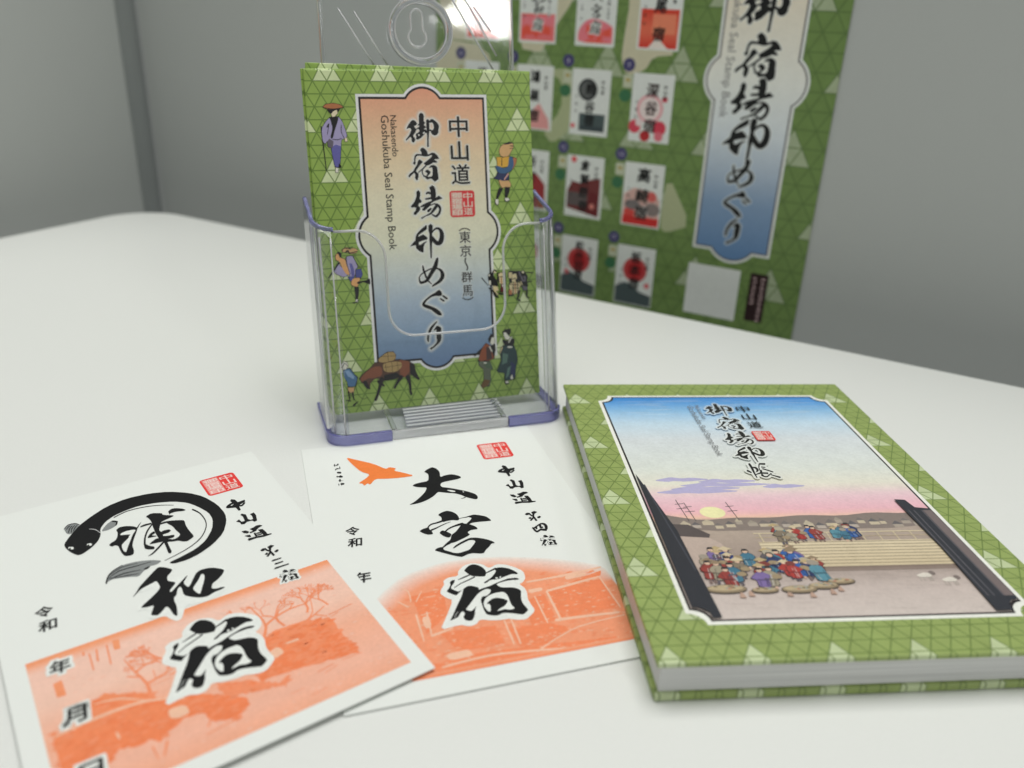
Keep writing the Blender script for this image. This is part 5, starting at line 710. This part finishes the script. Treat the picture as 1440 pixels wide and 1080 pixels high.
# ================================================================ the stamp book
def book():
    BW, BH = 133.3, 183.9
    root = empty('stamp_book', (0.0425968, 0.175890, 0.0), math.radians(5.777))
    tag(root, 'green hardcover stamp book with a sunset scene on its cover, lying flat', 'book')
    mm = lambda co: Vector((co.x / 1000, co.y / 1000, co.z / 1000))
    bm = bmesh.new(); add_box(bm, 0.3, BW - 0.2, 0.2, BH - 0.3, 0.1, 2.9, mm, 0.7, 0, 3)
    bm_obj('back_cover', bm, [M['book_pat']], root)
    bm = bmesh.new(); add_box(bm, 1.6, BW - 1.4, 1.3, BH - 1.5, 2.92, 12.3, mm, 0.15)
    bm_obj('page_block', bm, [M['pages']], root)
    bm = bmesh.new(); add_box(bm, 0, BW, 0, BH, 12.32, 14.0, mm, 0.5, 0, 3)
    pr = Print(14.0)
    def frame(g):
        x0, x1, y0, y1, r = 15.6 - g, 118.9 + g, 17.2 - g, 168.6 + g, 5.2
        p = []
        for cx, cy, a0 in ((x0, y0, 90), (x1, y0, 180), (x1, y1, 270), (x0, y1, 0)):
            for k in range(9):
                a = math.radians(a0 - 90 * k / 8); p.append((cx + r * math.cos(a), cy + r * math.sin(a)))
        return p
    pr.poly(frame(2.2), rgb(226, 226, 218, K), 0); pr.poly(frame(0.75), (0.02, 0.015, 0.018), 1)
    sky = ramp([(17, rgb(196, 184, 178, K)), (30, rgb(188, 174, 168, K)), (44, rgb(150, 134, 126, K)), (62, rgb(168, 152, 140, K)), (68.9, rgb(160, 146, 134, K)), (69, rgb(226, 186, 158, K)), (74, rgb(222, 172, 182, K)), (84, rgb(220, 188, 196, K)), (92, rgb(216, 212, 198, K)), (104, rgb(208, 212, 206, K)), (128, rgb(202, 208, 212, K)), (143, rgb(184, 206, 222, K)), (155, rgb(134, 180, 218, K)), (165, rgb(70, 140, 206, K)), (169, rgb(54, 124, 196, K))])
    pr.bands(frame(0.0), sky, 2, 60)
    rn = random.Random(21)
    for y, x, l in ((96, 22, 20), (94.5, 38, 22), (92, 30, 34), (89.5, 26, 26), (87.4, 20, 30), (90.5, 62, 16)):
        pr.poly([(x, y - 0.4), (x + l * 0.2, y + 1.0), (x + l * 0.35, y + 2.0), (x + l * 0.55, y + 0.9), (x + l * 0.75, y + 1.5), (x + l * 1.15, y), (x + l * 0.6, y - 1.5), (x + l * 0.4, y - 0.8), (x + l * 0.25, y - 1.5)], rgb(172, 166, 200, K), 3, True)
    for _ in range(46):
        y = 150 + 17 * rn.random() ** 0.7; x = rn.uniform(18, 100); l = rn.uniform(8, 30)
        pr.poly([(x, y), (x + l * 0.5, y + rn.uniform(.3, 1)), (min(x + l, 117), y + 0.2), (x + l * 0.5, y - rn.uniform(.2, .8))], (lambda a, b: mixc(sky(a, b), WHITE, 0.16)), 3, True)
    pr.disc(38, 73.5, 4.6, rgb(232, 220, 170, K), 3, 3.6)
    # low hills, rooftops and a landing stage (a plain generic town by a river)
    hill = rgb(128, 116, 110, K)
    pr.poly([(16, 62), (16, 74), (24, 71), (33, 68.5), (45, 70), (58, 69.5), (70, 71), (84, 70), (96, 72), (108, 71), (118.6, 73), (118.6, 62)], hill, 4, True)
    for x in range(24, 116, 4):
        y = 66 + rn.uniform(-2, 1.5); w_ = rn.uniform(2.6, 4.6)
        pr.poly([(x, y), (x + w_ / 2, y + rn.uniform(1.6, 2.6)), (x + w_, y)], rgb(*rn.choice(((150, 140, 128), (112, 104, 102), (176, 164, 144), (96, 92, 94))), K), 5)
        pr.rect(x + 0.3, y - 1.8, x + w_ - 0.3, y, rgb(*rn.choice(((186, 172, 150), (160, 148, 136), (172, 160, 150))), K), 5)
    for x, h in ((28, 82), (46, 80), (30.5, 80)):
        pr.line([(x, 68), (x - 1.2, h)], 0.28, rgb(70, 66, 68, K), 6); pr.line([(x - 2.2, h - 3), (x + 1.0, h - 2.6)], 0.28, rgb(70, 66, 68, K), 6); pr.line([(x - 2.4, h - 6), (x + 1.4, h - 5.6)], 0.28, rgb(70, 66, 68, K), 6)
    stage = [(48, 41), (116, 41), (116, 55), (48, 55)]
    pr.bands(stage, ramp([(41, rgb(196, 180, 150, K)), (55, rgb(206, 192, 164, K))]), 7, 4)
    for i in range(8): pr.line([(48, 42.6 + 1.7 * i), (116, 42.4 + 1.7 * i)], 0.34, rgb(140, 122, 100, K), 8)
    pr.bands([(48, 38.6), (116, 38.6), (116, 41), (48, 41)], ramp([(38.6, rgb(140, 124, 116, K)), (41, rgb(122, 106, 96, K))]), 7, 3)
    for x in range(50, 116, 6): pr.line([(x, 55), (x, 60)], 0.5, rgb(192, 178, 150, K), 8)
    pr.line([(48, 60), (116, 60)], 0.6, rgb(198, 184, 156, K), 8); pr.line([(48, 57.6), (116, 57.6)], 0.4, rgb(176, 160, 134, K), 8)
    pr.poly([(17, 62), (30, 60), (36, 54), (36, 46), (26, 40), (17, 40)], rgb(178, 160, 150, K), 5, True)
    pr.poly([(16, 67), (27, 66), (33, 60), (32, 58), (16, 60)], rgb(84, 76, 76, K), 6, False)
    # crowd of townspeople
    robes = [(52, 92, 156), (36, 62, 128), (160, 58, 54), (86, 134, 150), (118, 100, 150), (108, 120, 92), (92, 86, 90), (140, 60, 56), (66, 110, 132), (124, 112, 96), (150, 140, 122), (44, 56, 96)]
    lay = [9]
    def person(x, y, s, rb):
        c = rgb(*rb, K); d = mixc(c, (0.01, 0.01, 0.02), 0.6); le = rn.uniform(-0.5, 0.5)
        q = lambda a, b: (x + (a + le * b / 4) * s, y + b * s)
        L0 = lay[0]; lay[0] += 0.35
        st = rn.uniform(0.3, 1.1)
        for sg in (-1, 1): pr.line([q(sg * st, -3.2 + rn.uniform(-.4, .6)), q(sg * 0.5, -0.6)], 0.75 * s, rgb(*rn.choice(((196, 164, 144), (120, 100, 96), (90, 84, 92))), K), L0)
        body = [q(-1.7, -1.3), q(0.2, -1.7), q(1.6, -1.2), q(1.5, 1.6), q(2.0 + rn.uniform(-.6, 1.2), 2.4), q(1.5, 3.6), q(0.5, 4.4), q(-0.9, 4.2), q(-1.8, 3.3), q(-2.1 - rn.uniform(-.6, 1.0), 2.0), q(-1.6, 1.2)]
        pr.halo(body, 0.13, (0.03, 0.03, 0.035), L0 + 0.5); pr.poly(body, c, L0 + 1, True)
        for k in range(4):
            a = rn.uniform(-1.3, 1.2); pr.line([q(a, -1.2), q(a + rn.uniform(-.5, .6), rn.uniform(0.5, 3.4))], 0.2 * s, rn.choice((d, d, mixc(c, WHITE, 0.5))), L0 + 2)
        pr.line([q(-1.6, 1.2), q(1.5, 1.0 + rn.uniform(-.3, .3))], 0.45 * s, d, L0 + 2)
        hx, hy = q(rn.uniform(-.5, .5), 5.0)
        pr.disc(hx, hy, 0.95 * s, (0.03, 0.03, 0.035), L0 + 2, n=10); pr.disc(hx - 0.1, hy - 0.15, 0.75 * s, rgb(204, 172, 150, K), L0 + 2.5, n=10)
        k = rn.random()
        if k < 0.4: pr.poly([(hx - 1.9 * s, hy + 0.2 * s), (hx, hy + 1.5 * s), (hx + 1.9 * s, hy + 0.3 * s), (hx, hy - 0.2 * s)], rgb(*rn.choice(((176, 156, 118), (196, 180, 150), (138, 120, 98))), K), L0 + 3)
        elif k < 0.8: pr.poly([(hx - s, hy + 0.1 * s), (hx - .6 * s, hy + 1.0 * s), (hx + .6 * s, hy + 1.05 * s), (hx + s, hy + 0.2 * s)], (0.03, 0.03, 0.035), L0 + 3)
        else: pr.poly([(hx - 1.4 * s, hy - 0.8 * s), (hx - 1.6 * s, hy + 0.8 * s), (hx, hy + 1.3 * s), (hx + 1.3 * s, hy + 0.4 * s), (hx + 1.2 * s, hy - .8 * s)], rgb(*rn.choice(((150, 140, 128), (170, 160, 140), (120, 60, 56))), K), L0 + 3, True)
        if rn.random() < 0.3: pr.disc(x + rn.uniform(-2.6, 2.6) * s, y + rn.uniform(0, 2.4) * s, 1.3 * s, rgb(150, 132, 106, K), L0 + 3, 0.9 * s, n=10)
    spots = [(rn.uniform(52, 86), 57.5 + rn.uniform(-1.2, 1.6), rn.uniform(0.85, 1.15)) for _ in range(13)]
    spots += [(26 + 41 * rn.random(), 33 + 13 * rn.random(), rn.uniform(1.05, 1.4)) for _ in range(36)]
    spots = [p for p in spots if not (p[1] < 50 and abs(p[0] - 46) + (p[1] - 33) * 1.0 > 30)]
    for i, (x, y, s) in enumerate(sorted(spots, key=lambda p: -p[1])): person(x, y, s, rn.choice(robes))
    L1 = lay[0] + 3
    for x, y, rx in ((29, 30.5, 6.4), (52, 29.6, 5.6), (60.5, 31, 4.8), (67, 33.0, 4.4), (41, 29.5, 4.2)):
        pr.disc(x, y, rx + 0.2, (0.05, 0.045, 0.04), L1, rx * 0.30 + .2); pr.disc(x, y, rx, rgb(134, 118, 96, K), L1 + .5, rx * 0.30); pr.disc(x, y + 0.5, rx * 0.88, rgb(176, 158, 128, K), L1 + 1, rx * 0.22)
        for k in range(7): pr.disc(x + rn.uniform(-.6, .6) * rx, y + 0.6 + rn.uniform(-.1, .12) * rx, 0.7, rgb(*rn.choice(((120, 108, 88), (150, 150, 140), (170, 120, 100))), K), L1 + 2, 0.4, n=8)
    for x, y in ((33, 26.4), (36, 27), (55, 25.8), (62, 27), (65, 28.4), (48, 26.6)): pr.poly([(x - .9, y), (x - .2, y + 2.4), (x + .5, y + 2.4), (x + 1.1, y - .2)], rgb(176, 146, 130, K), L1 - 1)
    for k in range(60):
        x, y = rn.uniform(24, 112), rn.uniform(19, 40); pr.poly([(x, y), (x + rn.uniform(3, 9), y + .25), (x + rn.uniform(3, 12), y - .2)], (lambda a, b: mixc(sky(a, b), (0.2, 0.17, 0.15), 0.12)), 3.5)
    for x, y in ((100, 33), (93, 35.5)):
        pr.poly([(x, y), (x + 3.4, y + 1.4), (x + 5.6, y + 0.6), (x + 5, y - 1), (x + 1, y - 1.2)], rgb(208, 200, 190, K), 9, True); pr.disc(x + 6, y + 1, 1.1, rgb(120, 108, 104, K), 10, n=10)
        for dx in (0.8, 2, 4, 4.8): pr.line([(x + dx, y - 1), (x + dx - .4, y - 3)], 0.45, rgb(170, 160, 152, K), 9)
    # dark timber at both sides
    tim = rgb(44, 46, 54, K)
    pr.poly([(15.9, 100), (16.6, 96), (22, 62), (23.6, 17.6), (20.8, 17.4), (20.6, 20), (18, 22.2), (15.8, 22.4)], tim, 42); pr.line([(17.5, 92), (22.0, 40)], 0.5, rgb(66, 68, 78, K), 43)
    pr.poly([(108.6, 79.5), (112.5, 79), (113.6, 74), (118.8, 73), (118.8, 22.4), (116.4, 22), (114.4, 20), (113.8, 17.4), (108.6, 17.4), (109.6, 50)], tim, 42)
    for x0, x1 in ((110.3, 111.2), (112.2, 113.6), (115.2, 116.6)): pr.line([(x0, 72), (x0 - 0.2 + (x1 - x0) * 0.2, 24)], 0.5, rgb(84, 82, 88, K), 43)
    pr.rect(115.6, 24, 118.7, 72, rgb(112, 100, 100, K), 43)
    # title
    ts = [('go', 154.8), ('yado', 141.5), ('ba', 128.1), ('in', 114.2), ('cho', 101.2)]
    hal = [(1.0, (lambda x, y: mixc(sky(x, y), WHITE, 0.3))), (0.5, (lambda x, y: mixc(sky(x, y), WHITE, 0.7)))]
    for nme, v in ts: glyph(pr, nme, 65.9, v, 0.86 if nme != 'cho' else 1.0, 44, BLACK, WHITE, hal, False, 0.07)
    for t, v in (('中', 155.6), ('山', 148.0), ('道', 140.3)): text(pr, t, 77.3, v, 6.0, 5.8, BLACK, 44, 0.006)
    seal(pr, 77.4, 129.9, 8.2, 44, RED, REDP)
    text(pr, 'Nakasendo', 57.0, 152.6, 13.4, None, (0.2, 0.2, 0.21), 44, 0, -math.pi / 2)
    text(pr, 'Goshukuba Seal Stamp Book', 53.3, 136.2, 45.4, None, (0.2, 0.2, 0.21), 44, 0, -math.pi / 2)
    printed('front_cover', pr, bm, [M['book_pat'], M['book_ink']], 1, root)
book()

# ================================================================ leaflets and their clear holder
HL, TL = 19.6, 13.5
OL = Vector((-0.0804300, 0.3357467, 0.0))
UL = ca(HL); NL = ca(HL + 90); VL = NL * math.sin(math.radians(TL)) + Vector((0, 0, math.cos(math.radians(TL))))
INK = {'k': (26, 24, 26), 'lav': (158, 150, 186), 'blu': (96, 94, 158), 'gry': (98, 92, 104), 'skin': (222, 206, 176), 'brn': (170, 108, 70), 'wht': (214, 212, 200), 'tan': (200, 160, 110), 'ylw': (206, 160, 62), 'blu2': (58, 92, 128), 'navy': (44, 52, 86), 'pink': (206, 158, 146), 'skin2': (214, 160, 104), 'navy2': (74, 80, 146), 'cream': (206, 190, 148), 'red2': (104, 40, 38), 'blu3': (74, 112, 150), 'sky': (132, 160, 192), 'mane': (84, 58, 46), 'chest': (128, 76, 54), 'straw': (166, 140, 92), 'red3': (136, 72, 44), 'dk': (70, 52, 50), 'olv': (92, 100, 84), 'grn': (76, 96, 74), 'brn2': (102, 76, 44), 'dgr': (40, 62, 66), 'grn2': (86, 116, 106)}
def leaflet_front(pr):
    tb = (50.0, 7.4, 4.4); sb = (78.6, 8.2, 4.3)
    x0, x1, y0, y1 = 22.9, 77.0, 22.4, 136.3
    pr.poly(banner_shape(x0, x1, y0, y1, tb, sb, 2.1), rgb(226, 224, 214, KL), 0)
    pr.poly(banner_shape(x0, x1, y0, y1, tb, sb, 0.95), (0.014, 0.011, 0.012), 1)
    bgf = ramp([(18, rgb(94, 118, 154, KL)), (30, rgb(114, 138, 166, KL)), (48, rgb(152, 168, 184, KL)), (62, rgb(184, 192, 190, KL)), (76, rgb(206, 206, 184, KL)), (95, rgb(214, 204, 178, KL)), (112, rgb(214, 190, 158, KL)), (128, rgb(216, 168, 136, KL)), (141, rgb(214, 146, 118, KL))])
    pr.bands(banner_shape(x0, x1, y0, y1, tb, sb, 0.0), bgf, 2, 44)
    hal = [(d, (lambda x, y, a=a: mixc(bgf(x, y), WHITE, a))) for d, a in ((1.7, 0.14), (1.35, 0.3), (1.0, 0.48), (0.7, 0.7), (0.42, 0.9))]
    for nme in ('go', 'yado', 'ba', 'in', 'me', 'gu', 'ri'):
        c = GLYPH[nme][3]; glyph(pr, nme, c[0], c[1], 1.0, 8, BLACK, rgb(226, 222, 206, KL), hal, True, 0.14)
    for t, v, s in (('中', 124.7, 8.6), ('山', 114.3, 8.2), ('道', 104.2, 8.6)):
        for d, a in ((0.6, 0.4), (0.3, 0.75)):
            for q in range(8): text(pr, t, 65.5 + d * math.cos(q * 0.785), v + d * math.sin(q * 0.785), s * 0.98, s, (lambda x, y, a=a: mixc(bgf(x, y), WHITE, a)), 6 + (a > 0.5), 0.03)
        text(pr, t, 65.5, v, s * 0.98, s, BLACK, 8, 0.013)
    seal(pr, 65.6, 91.2, 11.6, 8, rgb(198, 54, 58, KL), rgb(238, 196, 182, KL))
    for t, v, w_, h in (('東', 76.3, 5.2, 5.2), ('京', 70.1, 5.2, 5.2), ('群', 58.2, 5.2, 4.8), ('馬', 51.9, 4.9, 5.0)): 
        text(pr, t, 66.0, v, w_ + 0.5, h + 0.5, (lambda x, y: mixc(bgf(x, y), WHITE, 0.4)), 6, 0.06); text(pr, t, 66.0, v, w_, h, BLACK, 8, 0.008)
    for v, sg in ((80.0, -1), (48.0, 1)):
        pr.line([(63.4, v + sg * 0.8), (64.6, v), (66.0, v - sg * 0.25), (67.4, v), (68.6, v + sg * 0.8)], 0.45, BLACK, 8)
    pr.line([(65.9, 67.0), (65.5, 65.8), (65.8, 64.4), (66.5, 63.2), (66.5, 62.0), (66.1, 61.2)], 0.6, BLACK, 8)
    text(pr, 'Nakasendo', 36.45, 121.0, 17.3, None, BLACK, 8, 0, -math.pi / 2)
    text(pr, 'Goshukuba Seal Stamp Book', 32.2, 100.9, 57.5, None, BLACK, 8, 0, -math.pi / 2)
    for fg in FIGURES:
        outl = [dec(p) for c, p in fg if c != 'k']
        for p in outl: pr.halo(p, 0.16, (0.02, 0.02, 0.02), 9)
        for i, (c, p) in enumerate(fg): pr.poly(dec(p), rgb(*INK[c], 1.3), 10 + i, len(dec(p)) > 6)
def leaflet(front, off_u, off_v, off_n, th, label, group=None, skew=0.0):
    bm = bmesh.new(); add_box(bm, 0, 0.100, 0, 0.148, -th / 1000, 0, bevel=0.0004, seg=3)
    for f in bm.faces:
        if f.calc_center_median().z < -th / 1000 * 0.9: f.material_index = 1
    if front:
        pr = Print(0.0); leaflet_front(pr)
        o = printed('leaflet', pr, bm, [M['leaf_pat'], M['leaf_back'], M['leaf_ink']], 2)
    else:
        o = bm_obj('leaflet', bm, [M['leaf_pat'], M['leaf_back']])
    nrm = UL.cross(VL)
    place(o, OL + Vector((0, 0, 0.0042)) + UL * (off_u / 1000) + VL * (off_v / 1000) - nrm * (off_n / 1000), UL + VL * skew, VL - UL * skew)
    tag(o, label, 'leaflet', group)
leaflet(True, 0, 0, 0, 1.35, 'front green leaflet in the clear holder, showing the black brush title', 'leaflets in the clear holder')
leaflet(False, -0.7, 0.7, 1.5, 1.4, 'green leaflet directly behind the front one, its top edge just above it', 'leaflets in the clear holder', 0.002)
leaflet(False, -1.9, 3.4, 3.05, 1.4, 'rear green leaflet of the stack in the clear holder, standing highest', 'leaflets in the clear holder', -0.022)

RIBS = [[((17.0, 176.7), (31.5, 153.0)), ((23.8, 175.5), (37.2, 153.5))], [((66.0, 184.4), (85.4, 152.2)), ((72.6, 183.5), (87.0, 158.7)), ((77.0, 179.4), (84.7, 168.9))]]
def holder():
    root = empty('leaflet_holder', OL, math.radians(HL))
    tag(root, 'clear plastic leaflet holder with violet edges standing on the white table', 'holder')
    tn = math.tan(math.radians(TL))
    mm = lambda co: Vector((co.x / 1000, co.y / 1000, co.z / 1000))
    sh = lambda co: Vector((co.x / 1000, (co.y + co.z * tn) / 1000, co.z / 1000))
    XL, XR, YF, R_ = -4.5, 104.0, -23.6, 9.0
    YB = 6.5
    def path(inset=0.0, back=20.0):
        xl, xr, yf, r = XL + inset, XR - inset, YF + inset, R_ - inset
        p = [(xl, back), (xl, yf + r)]
        p += [(xl + r - r * math.cos(math.radians(a)), yf + r - r * math.sin(math.radians(a))) for a in range(9, 90, 9)]
        p += [(xl + r, yf), (xr - r, yf)]
        p += [(xr - r + r * math.sin(math.radians(a)), yf + r - r * math.cos(math.radians(a))) for a in range(9, 90, 9)]
        p += [(xr, yf + r), (xr, back)]
        return p
    # floor plate
    bm = bmesh.new(); add_prism(bm, [(x, y) for x, y in path(2.4, 24.0)], 1.2, 2.2)
    for v in bm.verts: v.co = mm(v.co)
    bm_obj('base_plate', bm, [M['floor_sheet']], root)
    # violet lip: two pieces with a clear stretch between them
    def lip(pa, pb, z0, z1, mat, name):
        zt = lambda p: z1 - 2.9 * max(0.0, min(1.0, (p[1] - (YF + 6)) / 22))
        bm = bmesh.new(); n = len(pa)
        A = [[bm.verts.new((p[0] / 1000, p[1] / 1000, (zt(p) if z == z1 else z0) / 1000)) for p in q] for q in (pa, pb) for z in (z0, z1)]
        o0, o1, i0, i1 = A
        for k in range(n - 1):
            for a, b in ((o0, o1), (o1, i1), (i1, i0), (i0, o0)): bm.faces.new((a[k], a[k + 1], b[k + 1], b[k]))
        bm.faces.new((o0[0], o1[0], i1[0], i0[0])); bm.faces.new((o0[-1], i0[-1], i1[-1], o1[-1]))
        bmesh.ops.bevel(bm, geom=[e for e in bm.edges if e.is_manifold and e.calc_face_angle(0) > 1.0], offset=0.0003, segments=2, affect='EDGES')
        return bm_obj(name, bm, [mat], root)
    out, inn = path(0.0), path(2.2)
    h = len(out) // 2
    cut = lambda p, x: (x, p[1])
    lip(out[:h] + [(22.8, YF)], inn[:h] + [(22.8, YF + 2.2)], 0.25, 4.9, M['purple'], 'base_lip')
    lip([(76.6, YF)] + out[h:], [(76.6, YF + 2.2)] + inn[h:], 0.25, 4.9, M['purple'], 'base_lip')
    bm = bmesh.new(); add_box(bm, 23.0, 76.4, YF + 0.9, YF + 2.9, 0.3, 4.4, mm, 0.3)
    bm_obj('front_strip', bm, [M['rim']], root)
    # tongue with ridges
    bm = bmesh.new()
    add_box(bm, 23.2, 76.2, YF + 3.0, 14, 2.25, 3.0, mm, 0.2)
    o = bm_obj('tongue', bm, [M['floor_sheet']], root)
    for k in range(7):
        y = YF + 6.4 + k * 3.2
        bm = bmesh.new(); add_box(bm, 30.5 + 0.3 * k, 78 - 3.5 * (k < 2), y, y + 1.6, 3.02, 3.75, mm, 0.35, 0, 2)
        bm_obj('ridge', bm, [M['ridge']], o)
        bm = bmesh.new(); add_box(bm, 30.9 + 0.3 * k, 77.6 - 3.5 * (k < 2), y + 1.75, y + 2.65, 3.02, 3.2, mm)
        bm_obj('dark_refraction', bm, [M['dark_refraction']], o)  # strip added to imitate the dark refraction beside each clear ridge
    for x in (23.4, 74.0):
        bm = bmesh.new(); add_box(bm, x, x + 2.2, YF + 3.2, 13, 3.12, 4.3, mm, 0.4)
        bm_obj('side_rail', bm, [M['glass']], o)
    # pocket walls, leaning back like the leaflets
    def wall_strip(po, pi, zt, mat, name, par):
        bm = bmesh.new(); n = len(po)
        def V(p, z): return bm.verts.new(sh(Vector((p[0], p[1], z))))
        o0 = [V(p, 4.95) for p in po]; o1 = [V(p, z) for p, z in zip(po, zt)]; i0 = [V(p, 4.95) for p in pi]; i1 = [V(p, z) for p, z in zip(pi, zt)]
        for k in range(n - 1):
            for a, b in ((o0, o1), (o1, i1), (i1, i0), (i0, o0)): bm.faces.new((a[k], a[k + 1], b[k + 1], b[k]))
        bm.faces.new((o0[0], o1[0], i1[0], i0[0])); bm.faces.new((o0[-1], i0[-1], i1[-1], o1[-1]))
        o = bm_obj(name, bm, [mat], par)
        for p in o.data.polygons: p.use_smooth = n > 3
        return o
    ZF, ZB = 88.2, 95.5
    def zr(y): return ZF + (ZB - ZF) * max(0, min(1, (y - YF) / (YB - YF))) ** 0.7
    out, inn = path(0.3, YB), path(2.2, YB)
    h = len(out) // 2
    pk = D.objects.new('pocket', None)   # replaced below by the front wall mesh
    D.objects.remove(pk)
    # front wall with its U-shaped opening
    ct = math.cos(math.radians(TL))
    x0, x1 = XL + R_, XR - R_
    zc = lambda v: v * ct
    def arc(cx, cz, r, a0, a1, n=10): return [(cx + r * math.cos(math.radians(a0 + (a1 - a0) * k / n)), cz + r * math.sin(math.radians(a0 + (a1 - a0) * k / n))) for k in range(n + 1)]
    rimL = [(x0, ZF)] + arc(13.8, ZF - 11.5, 11.5, 90, 0)
    rimL += arc(25.3 + 11, zc(45.4) + 11, 11, 180, 270)
    rimR = arc(77.3 - 11, zc(45.4) + 11, 11, 270, 360) + arc(77.3 + 11.5, ZF - 11.5, 11.5, 180, 90) + [(x1, ZF)]
    rim = rimL + rimR
    fp = [(x0, 4.95)] + rim + [(x1, 4.95)]
    bm = bmesh.new()
    A = [bm.verts.new(sh(Vector((x, YF + 0.3, z)))) for x, z in fp]; B_ = [bm.verts.new(sh(Vector((x, YF + 2.2, z)))) for x, z in fp]
    bm.faces.new(A); bm.faces.new(B_[::-1])
    for k in range(1, len(fp) - 2): bm.faces.new((A[k], B_[k], B_[k + 1], A[k + 1]))
    front = bm_obj('front_wall', bm, [M['sheet']], root)
    bm = bmesh.new(); add_tube(bm, [sh(Vector((x, YF + 1.25, z + 0.1))) for x, z in rim], 0.00058, n=8)
    bm_obj('rim', bm, [M['rim']], front, True)
    for sgn, seg_o, seg_i in ((-1, out[:h], inn[:h]), (1, out[h:], inn[h:])):
        # flat side
        fo, fi = (seg_o[:2], seg_i[:2]) if sgn < 0 else (seg_o[-2:], seg_i[-2:])
        sw = wall_strip(fo, fi, [zr(p[1]) for p in fo], M['sheet'], 'side_wall', root)
        co_, ci_ = (seg_o[1:], seg_i[1:]) if sgn < 0 else (seg_o[:-1], seg_i[:-1])
        cw = wall_strip(co_, ci_, [zr(p[1]) for p in co_], M['curve'], 'corner_wall', root)
        bm = bmesh.new()
        mids = [((a[0] + b[0]) / 2, (a[1] + b[1]) / 2) for a, b in zip(seg_o, seg_i)]
        add_tube(bm, [sh(Vector((x, y, zr(y) + 0.25))) for x, y in mids], 0.0010, n=8)
        bm_obj('rim', bm, [M['purple']], sw, True)
    # back panel
    yb = YB
    bp = [(XL + 0.4, 2.4), (XR - 0.4, 2.4), (XR - 0.4, 93.5), (XR - 2, 95.6), (94.5, 96.4), (93.6, 98), (95.2, 198), (93, 201), (12, 201), (9.8, 198), (9.4, 98), (8.6, 96.4), (XL + 2, 95.6), (XL + 0.4, 93.5)]
    bm = bmesh.new()
    A = [bm.verts.new(sh(Vector((x, yb, z)))) for x, z in bp]; B_ = [bm.verts.new(sh(Vector((x, yb + 2.0, z)))) for x, z in bp]
    bm.faces.new(A); bm.faces.new(B_[::-1])
    n = len(bp)
    for k in range(n): bm.faces.new((A[k], B_[k], B_[(k + 1) % n], A[(k + 1) % n]))
    back = bm_obj('back_panel', bm, [M['sheet']], root)
    for xa, xb in ((9.4, 9.8), (93.6, 95.2)):
        bm = bmesh.new()
        add_tube(bm, [sh(Vector((xa + (xb - xa) * k / 4, yb + 1.0, 98 + 25 * k))) for k in range(5)], 0.0011, n=8)
        bm_obj('edge_bead', bm, [M['glass']], back, True)
    P3 = lambda x, v, d: Vector((x, yb, 0)) + Vector((0, math.sin(math.radians(TL)), math.cos(math.radians(TL)))) * v + Vector((0, -math.cos(math.radians(TL)), math.sin(math.radians(TL)))) * d
    # v here runs along the panel; the ring and keyhole stand proud of it
    cx, cv = 52.0, 168.0
    bm = bmesh.new(); prof = [(14.1, 0.02), (14.0, 2.2), (13.7, 3.2), (13.1, 3.7), (12.4, 3.6), (11.8, 3.0), (11.5, 2.0), (11.4, 0.02)]; nn = 64; rings = []
    for i in range(nn):
        a = 2 * math.pi * i / nn
        rings.append([bm.verts.new(P3(cx + r * math.cos(a), cv + r * math.sin(a), d + 0.03) / 1000) for r, d in prof])
    for i in range(nn):
        a, b = rings[i], rings[(i + 1) % nn]
        for k in range(len(prof)): bm.faces.new((a[k], b[k], b[(k + 1) % len(prof)], a[(k + 1) % len(prof)]))
    ring = bm_obj('hanging_boss', bm, [M['ring']], back, True)
    for rr in (14.05, 11.5):
        bm = bmesh.new(); add_tube(bm, [P3(cx + rr * math.cos(2 * math.pi * k / 60), cv + rr * math.sin(2 * math.pi * k / 60), 2.9) / 1000 for k in range(60)], 0.00032, True, 6)
        bm_obj('boss_edge_highlight', bm, [M['rim']], back, True)  # thin pale tubes added to imitate sharp highlights on the boss edges
    bm = bmesh.new()
    kc = (50.8, 165.6)
    kp = [(kc[0] + 4.0 * math.cos(math.radians(a)), kc[1] + 4.0 * math.sin(math.radians(a))) for a in range(130, 411, 12)]
    kp += [(kc[0] + 2.6 + 0.0, kc[1] + 5.2)] + [(kc[0] + 2.6 * math.cos(math.radians(a)), kc[1] + 9.0 + 2.6 * math.sin(math.radians(a))) for a in range(0, 181, 15)] + [(kc[0] - 2.6, kc[1] + 5.2)]
    add_tube(bm, [P3(x, v, 0.35) / 1000 for x, v in kp], 0.0006, True, 8)
    bm_obj('keyhole', bm, [M['rim']], back, True)
    for q in RIBS:
        bm = bmesh.new()
        for (xa, va), (xb, vb) in q: add_tube(bm, [P3(xa, va, 0.2) / 1000, P3((xa + xb) / 2, (va + vb) / 2, 0.2) / 1000, P3(xb, vb, 0.2) / 1000], 0.00042, n=6)
        bm_obj('rib', bm, [M['rim']], back, True)
    # added pale tubes imitate bright highlight lines where the walls turn the corners
    for x, y, z1, rr in ((XL + 0.9, YF + 9.5, 88.5, 0.6), (XL + 3.4, YF + 2.9, 86, 0.45), (XL + 7.6, YF + 0.6, 86, 0.35), (XR - 0.9, YF + 9.5, 88.5, 0.6), (XR - 3.0, YF + 3.0, 86, 0.5), (XR - 7.6, YF + 0.6, 86, 0.35)):
        bm = bmesh.new(); add_tube(bm, [sh(Vector((x, y, 5 + (z1 - 5) * k / 4))) for k in range(5)], rr / 1000, n=8)
        bm_obj('corner_highlight', bm, [M['rim']], front, True)
holder()
COL.objects.unlink(_fo); D.objects.remove(_fo)
